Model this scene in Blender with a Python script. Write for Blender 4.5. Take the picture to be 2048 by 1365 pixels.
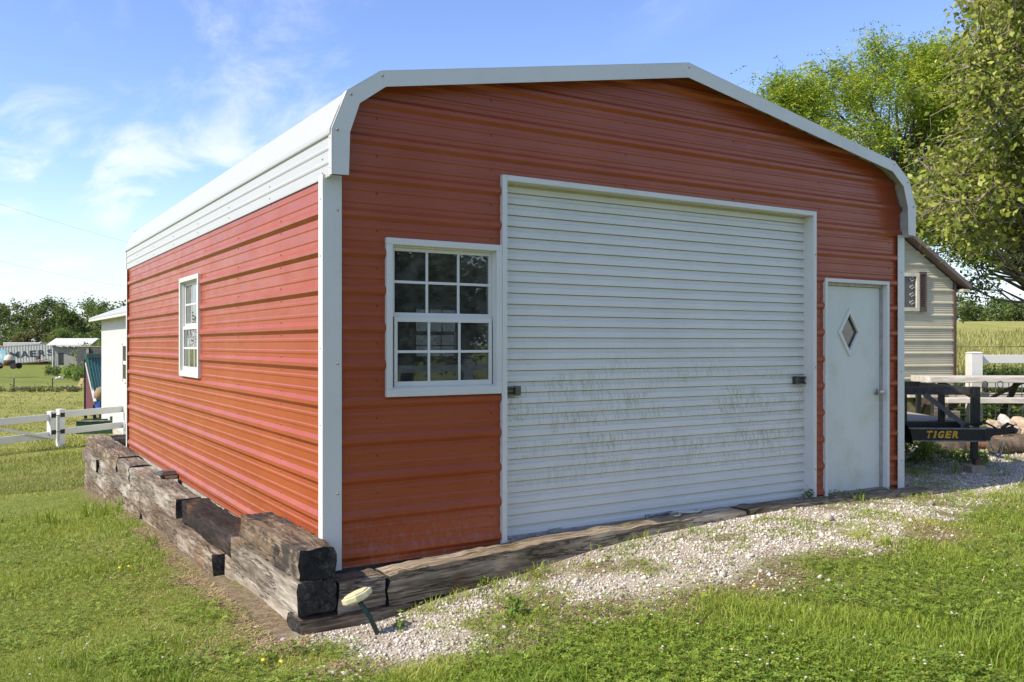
import bpy, bmesh, math, random
import numpy as np
from mathutils import Vector, Matrix
rnd = random.Random(7)
rng = np.random.default_rng(11)
scene = bpy.context.scene
for o in list(bpy.data.objects): bpy.data.objects.remove(o)
COL = scene.collection

# ------------------------------------------------------------------ camera
CAM = np.array([-1.992, -5.508, 1.475]); TH = -0.5557; FPX = 1762.2; VH = 689.0
RV = np.array([math.cos(TH), math.sin(TH), 0]); FV = np.array([-math.sin(TH), math.cos(TH), 0])
cd = bpy.data.cameras.new('camera'); cam = bpy.data.objects.new('camera', cd); COL.objects.link(cam)
cam.location = CAM; cam.rotation_euler = (math.pi/2, 0, TH)
cd.sensor_width = 36; cd.lens = 36*FPX/2048; cd.shift_y = (VH-682.5)/2048
cd.clip_start = .05; cd.clip_end = 3000
scene.camera = cam
def at(u, v, d):            # layout helper: a point at depth d metres, in photo pixels of the survey
    p = CAM + d*(FV + (u-1024)/FPX*RV); return Vector((p[0], p[1], CAM[2]-(v-VH)/FPX*d))

# ------------------------------------------------------------------ world, sun, exposure
SUN_EL = math.radians(43); SUN_AZ = math.radians(1.5)      # sun stands to the left, a hair behind the front wall
to_sun = Vector((-math.cos(SUN_EL)*math.cos(SUN_AZ), math.cos(SUN_EL)*math.sin(SUN_AZ), math.sin(SUN_EL)))
w = bpy.data.worlds.new('World'); scene.world = w; w.use_nodes = True
nt = w.node_tree; nt.nodes.clear()
def N(nt, t, **k):
    n = nt.nodes.new(t)
    for a, b in k.items(): setattr(n, a, b)
    return n
out = N(nt, 'ShaderNodeOutputWorld'); bg = N(nt, 'ShaderNodeBackground')
sky = N(nt, 'ShaderNodeTexSky', sky_type='NISHITA', sun_disc=False)
sky.sun_elevation = SUN_EL; sky.sun_rotation = math.atan2(to_sun.x, to_sun.y)
sky.air_density = 1.0; sky.dust_density = .5; sky.ozone_density = 2.3; sky.altitude = 300
tc = N(nt, 'ShaderNodeTexCoord')
sep = N(nt, 'ShaderNodeSeparateXYZ'); nt.links.new(tc.outputs['Generated'], sep.inputs[0])
def M(op, a, b=None, c=None, tree=None):
    tree = tree or nt
    n = tree.nodes.new('ShaderNodeMath'); n.operation = op
    for i, x in enumerate((a, b, c)):
        if x is None: continue
        if isinstance(x, (int, float)): n.inputs[i].default_value = x
        else: tree.links.new(x, n.inputs[i])
    return n.outputs[0]
zc = M('MAXIMUM', M('ADD', sep.outputs[2], .12), .02)
cmb = N(nt, 'ShaderNodeCombineXYZ')
nt.links.new(M('DIVIDE', sep.outputs[0], zc), cmb.inputs[0]); nt.links.new(M('DIVIDE', sep.outputs[1], zc), cmb.inputs[1])
mp = N(nt, 'ShaderNodeMapping'); nt.links.new(cmb.outputs[0], mp.inputs[0])
mp.inputs['Rotation'].default_value = (0, 0, math.radians(35)); mp.inputs['Scale'].default_value = (1.0, .5, 1)
mp.inputs['Location'].default_value = (0.4, 5.2, 0)
n1 = N(nt, 'ShaderNodeTexNoise'); n1.inputs['Scale'].default_value = 2.3; n1.inputs['Detail'].default_value = 11; n1.inputs['Roughness'].default_value = .62
n1.inputs['Distortion'].default_value = .55
nt.links.new(mp.outputs[0], n1.inputs['Vector'])
n2 = N(nt, 'ShaderNodeTexNoise'); n2.inputs['Scale'].default_value = .55; n2.inputs['Detail'].default_value = 2
nt.links.new(mp.outputs[0], n2.inputs['Vector'])
r1 = N(nt, 'ShaderNodeMapRange', interpolation_type='SMOOTHSTEP'); r1.inputs[1].default_value = .45; r1.inputs[2].default_value = .70
nt.links.new(n1.outputs[0], r1.inputs[0])
r2 = N(nt, 'ShaderNodeMapRange', interpolation_type='SMOOTHSTEP'); r2.inputs[1].default_value = .40; r2.inputs[2].default_value = .58
nt.links.new(n2.outputs[0], r2.inputs[0])
rz = N(nt, 'ShaderNodeMapRange', interpolation_type='SMOOTHSTEP'); rz.inputs[1].default_value = -.02; rz.inputs[2].default_value = .2; rz.inputs[3].default_value = .85; rz.inputs[4].default_value = 0
nt.links.new(sep.outputs[2], rz.inputs[0])
cloud = M('MULTIPLY', M('MULTIPLY', r1.outputs[0], r2.outputs[0]), .7)
cov = M('MINIMUM', M('MULTIPLY', rz.outputs[0], M('ADD', .6, M('MULTIPLY', n1.outputs[0], .7))), .95)
mx = N(nt, 'ShaderNodeMix', data_type='RGBA'); nt.links.new(cov, mx.inputs['Factor'])
hs = N(nt, 'ShaderNodeHueSaturation'); hs.inputs['Saturation'].default_value = 1.1; hs.inputs['Hue'].default_value = .514; nt.links.new(sky.outputs[0], hs.inputs['Color']); nt.links.new(hs.outputs[0], mx.inputs[6]); mx.inputs[7].default_value = (3.3, 3.5, 3.95, 1)
mc = N(nt, 'ShaderNodeMix', data_type='RGBA'); nt.links.new(cloud, mc.inputs['Factor']); nt.links.new(mx.outputs[2], mc.inputs[6]); mc.inputs[7].default_value = (4.5, 4.6, 4.9, 1)
nt.links.new(mc.outputs[2], bg.inputs[0]); bg.inputs[1].default_value = .108
nt.links.new(bg.outputs[0], out.inputs[0])
sl = bpy.data.lights.new('sun', 'SUN'); so = bpy.data.objects.new('sun', sl); COL.objects.link(so)
so.location = (-20, 5, 30); so.rotation_euler = (-to_sun).to_track_quat('-Z', 'Y').to_euler()
sl.energy = 2.8; sl.angle = math.radians(.6); sl.color = (1, .90, .75)
vs = scene.view_settings; vs.view_transform = 'Standard'; vs.look = 'None'; vs.gamma = 1; vs.use_curve_mapping = False; vs.exposure = 1.25
scene.render.engine = 'CYCLES'
scene.cycles.max_bounces = 8; scene.cycles.transparent_max_bounces = 12

# ------------------------------------------------------------------ helpers
class MB:
    def __init__(s): s.v = []; s.f = []
    def add(s, vs, fs):
        k = len(s.v); s.v += [tuple(p) for p in vs]; s.f += [tuple(i+k for i in f) for f in fs]; return s
    def box(s, x0, x1, y0, y1, z0, z1):
        return s.add([(x0,y0,z0),(x1,y0,z0),(x1,y1,z0),(x0,y1,z0),(x0,y0,z1),(x1,y0,z1),(x1,y1,z1),(x0,y1,z1)],
                     [(0,3,2,1),(4,5,6,7),(0,1,5,4),(1,2,6,5),(2,3,7,6),(3,0,4,7)])
    def bar(s, a, b, wd, h=None, up=(0,0,1)):      # rectangular bar between two points
        a = Vector(a); b = Vector(b); h = h or wd; d = (b-a).normalized(); sd = d.cross(Vector(up))
        if sd.length < 1e-4: sd = Vector((1,0,0))
        sd.normalize(); u = sd.cross(d)
        q = [(-1,-1),(1,-1),(1,1),(-1,1)]
        vs = [p + sd*(i*wd/2) + u*(j*h/2) for p in (a, b) for i, j in q]
        return s.add(vs, [(0,1,2,3),(7,6,5,4),(0,4,5,1),(1,5,6,2),(2,6,7,3),(3,7,4,0)])
    def tube(s, pts, rad, n=6, cap=True):
        pts = [Vector(p) for p in pts]; k0 = len(s.v); m = len(pts)
        if not hasattr(rad, '__len__'): rad = [rad]*m
        ref = Vector((.13, .31, .94))
        for i, p in enumerate(pts):
            d = (pts[min(i+1, m-1)]-pts[max(i-1, 0)])
            d = d.normalized() if d.length > 1e-9 else Vector((0,0,1))
            a = d.cross(ref)
            if a.length < .05: a = d.cross(Vector((1,0,0)))
            a.normalize(); b = d.cross(a)
            for j in range(n):
                t = 2*math.pi*j/n; s.v.append(tuple(p + (a*math.cos(t)+b*math.sin(t))*rad[i]))
        for i in range(m-1):
            for j in range(n):
                s.f.append((k0+i*n+j, k0+i*n+(j+1)%n, k0+(i+1)*n+(j+1)%n, k0+(i+1)*n+j))
        if cap: s.f.append(tuple(k0+j for j in range(n))[::-1]); s.f.append(tuple(k0+(m-1)*n+j for j in range(n)))
        return s
    def prism(s, poly, axis, a, b):                # poly: 2D points, extruded along axis from a to b
        n = len(poly)
        def P(q, t): return {'x': (t, q[0], q[1]), 'y': (q[0], t, q[1]), 'z': (q[0], q[1], t)}[axis]
        vs = [P(q, a) for q in poly] + [P(q, b) for q in poly]
        return s.add(vs, [tuple(range(n))[::-1], tuple(range(n, 2*n))] + [(i, (i+1) % n, n+(i+1) % n, n+i) for i in range(n)])
    def dome(s, c, nrm, r, n=6):
        c = Vector(c); nrm = Vector(nrm).normalized(); a = nrm.orthogonal().normalized(); b = nrm.cross(a)
        vs = [c + (a*math.cos(2*math.pi*j/n)+b*math.sin(2*math.pi*j/n))*r for j in range(n)]
        vs += [p + nrm*r*.35 + (c-p)*.35 for p in vs] + [c + nrm*r*.6]
        return s.add(vs, [(j, (j+1) % n, n+(j+1) % n, n+j) for j in range(n)] + [(n+j, n+(j+1) % n, 2*n) for j in range(n)])
    def mesh(s, name, mat=None, smooth=False):
        me = bpy.data.meshes.new(name); me.from_pydata(s.v, [], s.f); me.update()
        if mat: me.materials.append(mat)
        if smooth: me.polygons.foreach_set('use_smooth', [True]*len(me.polygons))
        return me
    def build(s, name, mat, parent=None, smooth=False, bevel=0, fix=True):
        me = s.mesh(name, mat, smooth)
        if fix:
            bm = bmesh.new(); bm.from_mesh(me); bmesh.ops.recalc_face_normals(bm, faces=bm.faces[:]); bm.to_mesh(me); bm.free()
        return put(name, me, parent, bevel)
def put(name, me, parent=None, bevel=0):
    o = bpy.data.objects.new(name, me); COL.objects.link(o)
    if parent is not None: o.parent = parent
    if bevel:
        m = o.modifiers.new('bevel', 'BEVEL'); m.width = bevel; m.segments = 2; m.limit_method = 'ANGLE'; m.angle_limit = math.radians(40)
    return o
def tag(o, label=None, cat=None, group=None, kind=None):
    if label: o['label'] = label
    if cat: o['category'] = cat
    if group: o['group'] = group
    if kind: o['kind'] = kind
    return o
def thing(name, label, cat, loc=(0,0,0), rz=0, group=None):
    o = bpy.data.objects.new(name, None); COL.objects.link(o); o.location = loc; o.rotation_euler = (0,0,rz)
    o.empty_display_size = .1
    return tag(o, label, cat, group)
def np_mesh(name, V, F, mat, cols=None, smooth=False):
    """V (n,3), F list of (m,k) arrays; cols (n,3) per vertex"""
    me = bpy.data.meshes.new(name)
    if not isinstance(F, list): F = [F]
    me.vertices.add(len(V)); me.vertices.foreach_set('co', np.asarray(V, np.float32).ravel())
    idx = np.concatenate([f.ravel() for f in F]).astype(np.int32)
    tot = np.concatenate([np.full(len(f), f.shape[1]) for f in F]).astype(np.int32)
    st = np.concatenate([[0], np.cumsum(tot)[:-1]]).astype(np.int32)
    me.loops.add(len(idx)); me.loops.foreach_set('vertex_index', idx)
    me.polygons.add(len(tot)); me.polygons.foreach_set('loop_start', st)
    me.update(calc_edges=True); me.validate()
    if smooth: me.polygons.foreach_set('use_smooth', np.ones(len(tot), bool))
    if cols is not None:
        a = me.color_attributes.new('Col', 'FLOAT_COLOR', 'POINT')
        a.data.foreach_set('color', np.concatenate([cols, np.ones((len(cols), 1))], 1).astype(np.float32).ravel())
    me.materials.append(mat); return me

# ------------------------------------------------------------------ materials
class MT:
    """small node helper"""
    def __init__(s, name):
        s.m = bpy.data.materials.new(name); s.m.use_nodes = True; s.t = s.m.node_tree
        s.p = s.t.nodes['Principled BSDF']; s.o = s.t.nodes['Material Output']
        s.tc = s.t.nodes.new('ShaderNodeTexCoord')
    def link(s, a, b): s.t.links.new(a, b)
    def noise(s, scale, detail=4, rough=.55, vec=None, stretch=None, coord='Object', dist=0, loc=None):
        n = s.t.nodes.new('ShaderNodeTexNoise'); n.inputs['Scale'].default_value = scale; n.inputs['Detail'].default_value = detail
        n.inputs['Roughness'].default_value = rough; n.inputs['Distortion'].default_value = dist
        v = vec or s.tc.outputs[coord]
        if stretch or loc:
            m = s.t.nodes.new('ShaderNodeMapping'); m.inputs['Scale'].default_value = stretch or (1,1,1)
            if loc: m.inputs['Location'].default_value = loc
            s.link(v, m.inputs[0]); v = m.outputs[0]
        s.link(v, n.inputs['Vector']); return n.outputs['Fac']
    def rng(s, x, a, b, c=0, d=1):
        n = s.t.nodes.new('ShaderNodeMapRange'); n.interpolation_type = 'SMOOTHSTEP'
        for i, q in enumerate((a, b, c, d)): n.inputs[1+i].default_value = q
        s.link(x, n.inputs[0]); return n.outputs[0]
    def ramp(s, x, stops):
        n = s.t.nodes.new('ShaderNodeValToRGB'); e = n.color_ramp.elements
        while len(e) < len(stops): e.new(.5)
        for q, (p, c) in zip(e, stops): q.position = p; q.color = (*c, 1)
        s.link(x, n.inputs[0]); return n.outputs[0]
    def mix(s, f, a, b, mode='MIX'):
        n = s.t.nodes.new('ShaderNodeMix'); n.data_type = 'RGBA'; n.blend_type = mode
        for sock, x in ((n.inputs['Factor'], f), (n.inputs[6], a), (n.inputs[7], b)):
            if isinstance(x, (int, float)): sock.default_value = x
            elif isinstance(x, tuple): sock.default_value = (*x, 1)
            else: s.link(x, sock)
        return n.outputs[2]
    def math(s, op, a, b=None, c=None): return M(op, a, b, c, s.t)
    def col(s, c):
        if isinstance(c, tuple): s.p.inputs['Base Color'].default_value = (*c, 1)
        else: s.link(c, s.p.inputs['Base Color'])
        return s
    def set(s, **k):
        for a, b in k.items():
            i = s.p.inputs[{'rough': 'Roughness', 'metal': 'Metallic', 'spec': 'Specular IOR Level', 'coat': 'Coat Weight', 'coatr': 'Coat Roughness'}[a]]
            if isinstance(b, (int, float)): i.default_value = b
            else: s.link(b, i)
        return s
    def bump(s, h, strength=.3, dist=.01):
        n = s.t.nodes.new('ShaderNodeBump'); n.inputs['Strength'].default_value = strength; n.inputs['Distance'].default_value = dist
        s.link(h, n.inputs['Height']); s.link(n.outputs[0], s.p.inputs['Normal']); return s
    def attr(s, name='Col'):
        n = s.t.nodes.new('ShaderNodeVertexColor'); n.layer_name = name; return n.outputs[0]

def simple(name, c, rough=.6, metal=0, var=.15, scale=6, bump=0, stretch=None):
    m = MT(name); f = m.noise(scale, 5, .6, stretch=stretch)
    m.col(m.mix(m.rng(f, .3, .7), tuple(x*(1-var) for x in c), tuple(min(1, x*(1+var)) for x in c))).set(rough=rough, metal=metal)
    if bump: m.bump(f, bump)
    return m.m
def mk_red():
    m = MT('red_painted_steel')
    f = m.noise(1.3, 5, .6); g = m.noise(5, 6, .65, stretch=(.6, .6, 1.2))
    c = m.mix(m.rng(f, .3, .75), (.295, .058, .019), (.335, .072, .025))
    c = m.mix(m.rng(g, .66, .9, 0, .14), c, (.36, .18, .13))
    sp = m.noise(160, 2, .5); c = m.mix(m.rng(sp, .74, .82, 0, .2), c, (.12, .03, .02))
    h = m.noise(3.2, 2, .5, stretch=(.5, .5, 1.2))
    geo = m.t.nodes.new('ShaderNodeNewGeometry'); sp3 = m.t.nodes.new('ShaderNodeSeparateXYZ'); m.link(geo.outputs['Position'], sp3.inputs[0])
    mud = m.math('MULTIPLY', m.rng(sp3.outputs[2], .55, .0), m.rng(m.noise(26, 5, .75, stretch=(1, 1, .5)), .45, .7)); c = m.mix(m.math('MULTIPLY', mud, .5), c, (.30, .20, .14))
    fade = m.noise(.7, 4, .6, stretch=(1, 1, .5), loc=(3, 1, 2)); c = m.mix(m.rng(fade, .5, .72, 0, .18), c, (.36, .115, .05))
    m.col(c).set(rough=m.rng(g, .3, .8, .27, .42), spec=.4); m.bump(h, .25, .02)
    return m.m
def mk_white(name='white_trim_steel', c=(.63, .62, .58), dirt_haze=(.42, .42, .34), amt=.35, rough=.4):
    m = MT(name); f = m.noise(2.2, 6, .65); g = m.noise(14, 5, .7, stretch=(1, 1, .18))
    k = m.mix(m.rng(f, .45, .8, 0, amt), c, dirt_haze); k = m.mix(m.rng(g, .6, .8, 0, amt*.7), k, dirt_haze)
    sp = m.noise(240, 2, .6); k = m.mix(m.rng(sp, .55, .75, 0, .12), k, (.4, .42, .43))
    m.col(k).set(rough=rough); return m.m
def mk_door():
    m = MT('white_rolling_door_steel')
    geo = m.t.nodes.new('ShaderNodeNewGeometry'); PO = geo.outputs['Position']
    a = m.noise(1.1, 5, .65, vec=PO); b = m.noise(40, 5, .75, vec=PO, stretch=(1, .05, .16)); g = m.noise(2.2, 4, .6, vec=PO, stretch=(.5, .1, 2.6))
    c = m.mix(m.rng(a, .35, .75), (.66, .65, .595), (.60, .595, .545))
    sepn = m.t.nodes.new('ShaderNodeSeparateXYZ'); m.link(PO, sepn.inputs[0])
    band = m.math('MULTIPLY', m.rng(sepn.outputs[2], .2, .7), m.rng(sepn.outputs[2], 1.6, 1.0))
    alg = m.math('MULTIPLY', m.math('MULTIPLY', m.rng(b, .43, .66), m.rng(g, .40, .58)), band)
    c = m.mix(m.math('MULTIPLY', alg, .75), c, (.34, .34, .17))
    sp = m.noise(45, 3, .6, vec=PO, stretch=(.35, 1, 2.4)); c = m.mix(m.rng(sp, .68, .75, 0, .5), c, (.14, .14, .11))
    m.col(c).set(rough=.42); return m.m
def mk_tie(name, lo, mid, hi, tar=0.0, moss=0.0):
    m = MT(name)
    grain = m.noise(9, 7, .68, stretch=(.35, 3.2, 3.2), dist=.6); big = m.noise(1.7, 4, .6, stretch=(.7, 1.5, 1.5)); fine = m.noise(60, 4, .7, stretch=(.12, 1, 1))
    c = m.ramp(m.math('ADD', m.math('MULTIPLY', grain, .55), m.math('MULTIPLY', big, .45)), [(.38, lo), (.5, mid), (.61, hi)])
    c = m.mix(m.rng(fine, .55, .75, 0, .55), c, tuple(x*.35 for x in lo))
    ck = m.noise(7, 5, .6, stretch=(.12, 1.6, 1.6), dist=.4, loc=(1, 5, 2)); crack = m.rng(m.math('ABSOLUTE', m.math('SUBTRACT', ck, .5)), .0, .022, 1, 0)
    c = m.mix(m.math('MULTIPLY', crack, .55), c, (.014, .011, .008))
    rust = m.noise(2.6, 3, .6, loc=(4, 2, 7)); c = m.mix(m.rng(rust, .56, .70, 0, .6), c, (.21, .105, .035))
    nrm = m.t.nodes.new('ShaderNodeSeparateXYZ'); m.link(m.tc.outputs['Normal'], nrm.inputs[0])
    end = m.rng(m.math('ABSOLUTE', nrm.outputs[0]), .55, .8)
    endc = m.ramp(m.noise(26, 7, .8, dist=.8), [(.35, (.010, .010, .010)), (.52, (.035, .033, .03)), (.62, (.09, .08, .07)), (.74, (.24, .21, .17))])
    c = m.mix(end, c, endc)
    if tar: c = m.mix(m.rng(m.noise(2.4, 6, .75, stretch=(.8, 1, 1)), .46, .58, 0, tar), c, (.016, .016, .017))
    if moss: c = m.mix(m.rng(m.noise(4, 4, .6), .5, .68, 0, moss), c, (.09, .10, .02))
    m.col(c).set(rough=.85, spec=.25)
    m.bump(m.math('ADD', m.math('MULTIPLY', grain, .7), m.math('SUBTRACT', m.math('MULTIPLY', fine, .5), crack)), .9, .012); return m.m
def mk_leaf(name, trans=.35, rough=.5):
    m = MT(name); c = m.attr()
    m.col(c).set(rough=rough, spec=.35)
    tr = m.t.nodes.new('ShaderNodeBsdfTranslucent'); ms = m.t.nodes.new('ShaderNodeMixShader'); ms.inputs[0].default_value = trans
    hs = m.t.nodes.new('ShaderNodeHueSaturation'); hs.inputs['Value'].default_value = 1.5; hs.inputs['Hue'].default_value = .485
    m.link(c, hs.inputs['Color']); m.link(hs.outputs[0], tr.inputs[0])
    m.link(m.p.outputs[0], ms.inputs[1]); m.link(tr.outputs[0], ms.inputs[2]); m.link(ms.outputs[0], m.o.inputs[0]); return m.m
def mk_glass(name, tint=(.8, .82, .82), base=.10):
    m = MT(name); t = m.t; t.nodes.remove(m.p)
    fr = t.nodes.new('ShaderNodeFresnel'); fr.inputs[0].default_value = 1.55
    gl = t.nodes.new('ShaderNodeBsdfGlossy'); gl.inputs['Roughness'].default_value = .0; gl.inputs[0].default_value = (1, 1, 1, 1)
    tr = t.nodes.new('ShaderNodeBsdfTransparent'); tr.inputs[0].default_value = (*tint, 1)
    di = t.nodes.new('ShaderNodeBsdfDiffuse'); di.inputs[0].default_value = (.30, .29, .26, 1)
    dirt_haze = m.rng(m.noise(7, 5, .65, coord='Object'), .35, .75, base*.5, base*2.2)  # mottled grey haze mixed over the glass so the panes look greyer
    m1 = t.nodes.new('ShaderNodeMixShader'); m.link(M('MULTIPLY', fr.outputs[0], 1.8, None, t), m1.inputs[0]); m.link(tr.outputs[0], m1.inputs[1]); m.link(gl.outputs[0], m1.inputs[2])
    m2 = t.nodes.new('ShaderNodeMixShader'); m.link(dirt_haze, m2.inputs[0]); m.link(m1.outputs[0], m2.inputs[1]); m.link(di.outputs[0], m2.inputs[2])
    m.link(m2.outputs[0], m.o.inputs[0]); return m.m
RED = mk_red(); WHITE = mk_white(); DOORW = mk_door(); ROOFW = mk_white('white_roof_steel', (.44, .44, .425), (.5, .5, .45), .2, .35)
VINYL = mk_white('white_vinyl', (.60, .60, .58), (.40, .40, .33), .25, .35)
SLABW = mk_white('white_door_paint', (.63, .64, .585), (.45, .44, .28), .7, .5)
TIE = {'grey': mk_tie('weathered_grey_tie', (.075, .06, .045), (.22, .185, .145), (.44, .40, .34)),
       'brown': mk_tie('weathered_brown_tie', (.055, .04, .028), (.17, .125, .085), (.36, .305, .24)),
       'dark': mk_tie('charred_tie', (.012, .009, .008), (.03, .021, .017), (.075, .052, .042), .35),
       'tar': mk_tie('tarred_tie', (.06, .042, .028), (.20, .145, .095), (.38, .30, .23), .85),
       'edge': mk_tie('edging_tie', (.10, .075, .05), (.27, .21, .145), (.46, .39, .30), 0, .3),
       'pale': mk_tie('pale_tie', (.15, .125, .10), (.31, .265, .21), (.46, .41, .35))}
GLASS = mk_glass('window_glass'); GLASS_D = mk_glass('door_glass')
ALU = simple('grey_aluminium', (.36, .35, .33), .45, .3, .2, 20)
DARKM = simple('dark_latch_metal', (.07, .07, .06), .45, .6, .3, 40)
STEEL = simple('worn_nickel', (.45, .42, .38), .3, .9, .15, 30)
SCREW = simple('screw_heads_grey', (.30, .29, .27), .4, .6, .2, 90)
SCREWR = simple('screw_heads_red', (.22, .045, .035), .5, .2, .3, 90)
CONC = simple('concrete', (.36, .34, .30), .9, 0, .25, 14, .3)
BLACKM = simple('black_painted_steel', (.016, .017, .019), .38, .2, .4, 25)
GREYEDGE = simple('scuffed_steel_edge', (.22, .22, .23), .4, .6, .3, 40)
RUBBER = simple('tyre_rubber', (.02, .02, .02), .85, 0, .3, 30)
LEAF = mk_leaf('leaf'); BLADE = mk_leaf('grass_blade', .3, .55); FARLEAF = mk_leaf('far_leaf', .25, .6)
def mk_bark(name, c, c2):
    m = MT(name); f = m.noise(11, 6, .7, stretch=(1, 1, .3)); m.col(m.ramp(f, [(.35, c), (.65, c2)])).set(rough=.9); m.bump(f, .8, .02); return m.m
BARK = mk_bark('bark', (.06, .048, .035), (.17, .145, .11)); TWIG = mk_bark('twig_bark', (.14, .11, .075), (.30, .25, .18))

# ------------------------------------------------------------------ ground heights
def atd(u, d): p = at(u, VH, d); return (p.x, p.y)
GP = [(6.4,-.27,-.03),(5.35,-.27,.005),(4.24,-.27,.04),(3.05,-.27,.01),(2.03,-.27,-.05),(1.2,-.27,-.165),(.62,-.27,-.232),(.3,-.27,-.29),
      (-.3,-.34,-.30),(-.3,.8,-.31),(-.3,1.7,-.375),(-.3,2.6,-.40),(-.32,3.9,-.44),(-.33,5.1,-.5),(-.34,6.5,-.56),(-.36,8.6,-.72),(-.4,10.5,-.87),
      (-1.8,-.1,-.36),(-1.6,7.4,-.68),(-.5,-1,-.30),(.3,-1.8,-.22),(1.95,-3.4,-.08),(-2,-5.5,-.2),(4.3,-2.5,.0),(8,-2,.03),(8.3,.5,-.06),(10.6,1.2,-.03),(13,4,-.02),
      (4,-6,0),(-5,-2,-.45),(-4,3,-.62),(-6,8,-.95),(3,4,-.05),(3,9.5,-.5),(7,7,-.15),(9,4,-.08)]
for u in (-900, -300, 100, 300): 
    GP += [(*atd(u, 24), -1.32), (*atd(u, 45), -1.5), (*atd(u, 75), -1.52), (*atd(u, 110), -1.5), (*atd(u, 190), -1.2)]
for u in (900,): GP += [(*atd(u, 30), -.7), (*atd(u, 60), -.6), (*atd(u, 120), .8), (*atd(u, 190), 2)]
for u in (1800, 2200, 2700): GP += [(*atd(u, 19.3), -.05), (*atd(u, 30), .2), (*atd(u, 55), 1.3), (*atd(u, 80), 2.7), (*atd(u, 100), 3.9), (*atd(u, 190), 5.0)]
GP += [(5,-14,-.1),(10,-20,.1),(-12,-6,-.6),(-20,-20,-.6),(20,-10,.2),(40,-40,.5),(-60,-60,-1),(-80,20,-1.4),(90,-30,1.5),(0,-120,0),(-120,-40,-1),(120,-90,1)]
GP = np.array(GP)
def _U(r2): return .5*r2*np.log(r2+1e-12)
def _fit():
    n = len(GP); xy = GP[:, :2]/50; K = _U(((xy[:, None]-xy[None])**2).sum(-1)) + np.eye(n)*1e-6
    P = np.c_[np.ones(n), xy]; A = np.zeros((n+3, n+3)); A[:n, :n] = K; A[:n, n:] = P; A[n:, :n] = P.T
    return np.linalg.solve(A, np.r_[GP[:, 2], np.zeros(3)])
_W = _fit()
def gz(x, y):
    x = np.asarray(x, float); y = np.asarray(y, float); sh = x.shape; x = x.ravel(); y = y.ravel()
    r = np.hypot(x-CAM[0], y-CAM[1]); k = np.minimum(1, 190/np.maximum(r, 1e-6))
    x = CAM[0]+(x-CAM[0])*k; y = CAM[1]+(y-CAM[1])*k
    res = np.empty(len(x)); n = len(GP)
    for i in range(0, len(x), 20000):
        q = np.c_[x[i:i+20000], y[i:i+20000]]/50
        res[i:i+20000] = _U(((q[:, None]-GP[None, :, :2]/50)**2).sum(-1)) @ _W[:n] + _W[n] + q @ _W[n+1:]
    res += (vnoise(x, y, 1.7, 1)-.5)*.03*np.clip((25-np.hypot(x, y))/20, 0, 1)*np.clip((np.hypot(x-3, y-3)-4.5)/2, 0, 1)
    return res.reshape(sh)
def gz1(x, y): return float(gz(np.array([x]), np.array([y]))[0])
def vnoise(x, y, s, seed=0):       # cheap smooth 2-D value noise
    x = np.asarray(x)*s; y = np.asarray(y)*s; xi = np.floor(x).astype(int); yi = np.floor(y).astype(int); fx = x-xi; fy = y-yi
    fx = fx*fx*(3-2*fx); fy = fy*fy*(3-2*fy)
    def h(a, b):
        n = (a*374761393 + b*668265263 + seed*974711) & 0x7fffffff; n = ((n ^ (n >> 13))*1274126177) & 0x7fffffff
        return ((n ^ (n >> 16)) & 0xffff)/65535.
    return (h(xi, yi)*(1-fx)+h(xi+1, yi)*fx)*(1-fy) + (h(xi, yi+1)*(1-fx)+h(xi+1, yi+1)*fx)*fy
def sdist(px, py, poly):           # signed distance, positive inside
    px = np.asarray(px); d = np.full(px.shape, 1e9); ins = np.zeros(px.shape, bool); n = len(poly)
    for i in range(n):
        ax, ay = poly[i]; bx, by = poly[(i+1) % n]; ex, ey = bx-ax, by-ay
        t = np.clip(((px-ax)*ex+(py-ay)*ey)/(ex*ex+ey*ey+1e-12), 0, 1)
        d = np.minimum(d, np.hypot(px-ax-t*ex, py-ay-t*ey))
        c = ((ay > py) != (by > py)) & (px < ex*(py-ay)/(ey if abs(ey) > 1e-12 else 1e-12)+ax); ins ^= c
    return np.where(ins, d, -d)
def sstep(a, b, x): t = np.clip((x-a)/(b-a), 0, 1); return t*t*(3-2*t)
def onground(u, v, z0=-.1):
    z = z0
    for _ in range(6):
        d = FPX*(CAM[2]-z)/(v-VH); p = at(u, v, d); z = gz1(p.x, p.y)
    return (p.x, p.y)
GRAVEL = [onground(*q) for q in [(640,1262),(608,1285),(720,1322),(850,1335),(950,1290),(1000,1215),(1120,1190),(1290,1195),(1440,1165),(1560,1125),(1690,1105),(1850,1075),(1880,1035),(1930,1003),(2048,992),(2300,985)]] + \
         [(16, 1.0), (14, 3.2), (9.5, 2.6), (6.0, 2.2), (6.0, -.05), (0, -.05)]
DIRT = [(-.2, -.5), (-.48, -.38), (-.38, .4), (-.5, 1.0), (-.48, 1.6), (-.38, 2.2), (-.42, 3.2), (-.38, 5), (-.5, 8), (-.42, 10.5), (-.2, 10.5)]
def masks(x, y):
    nz = (vnoise(x, y, 1.6, 3)-.5)*.5 + (vnoise(x, y, 5, 4)-.5)*.3
    g = sstep(-.10, .16, sdist(x, y, GRAVEL) + nz*.95)
    dt = sstep(-.12, .1, sdist(x, y, DIRT) + nz*.45)
    patch = sstep(.50, .66, vnoise(x, y, .9, 8)*.6 + vnoise(x, y, 3.1, 9)*.4)
    near = sstep(.8, .05, np.abs(sdist(x, y, GRAVEL)))
    bare = sstep(.56, .68, vnoise(x, y, 1.3, 81)*.55+vnoise(x, y, 4.5, 82)*.45)*.75
    dt = np.maximum(np.maximum(dt, patch*near*(1-g)*.9), bare*g); g = g*(1-bare)
    return g, dt

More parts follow.
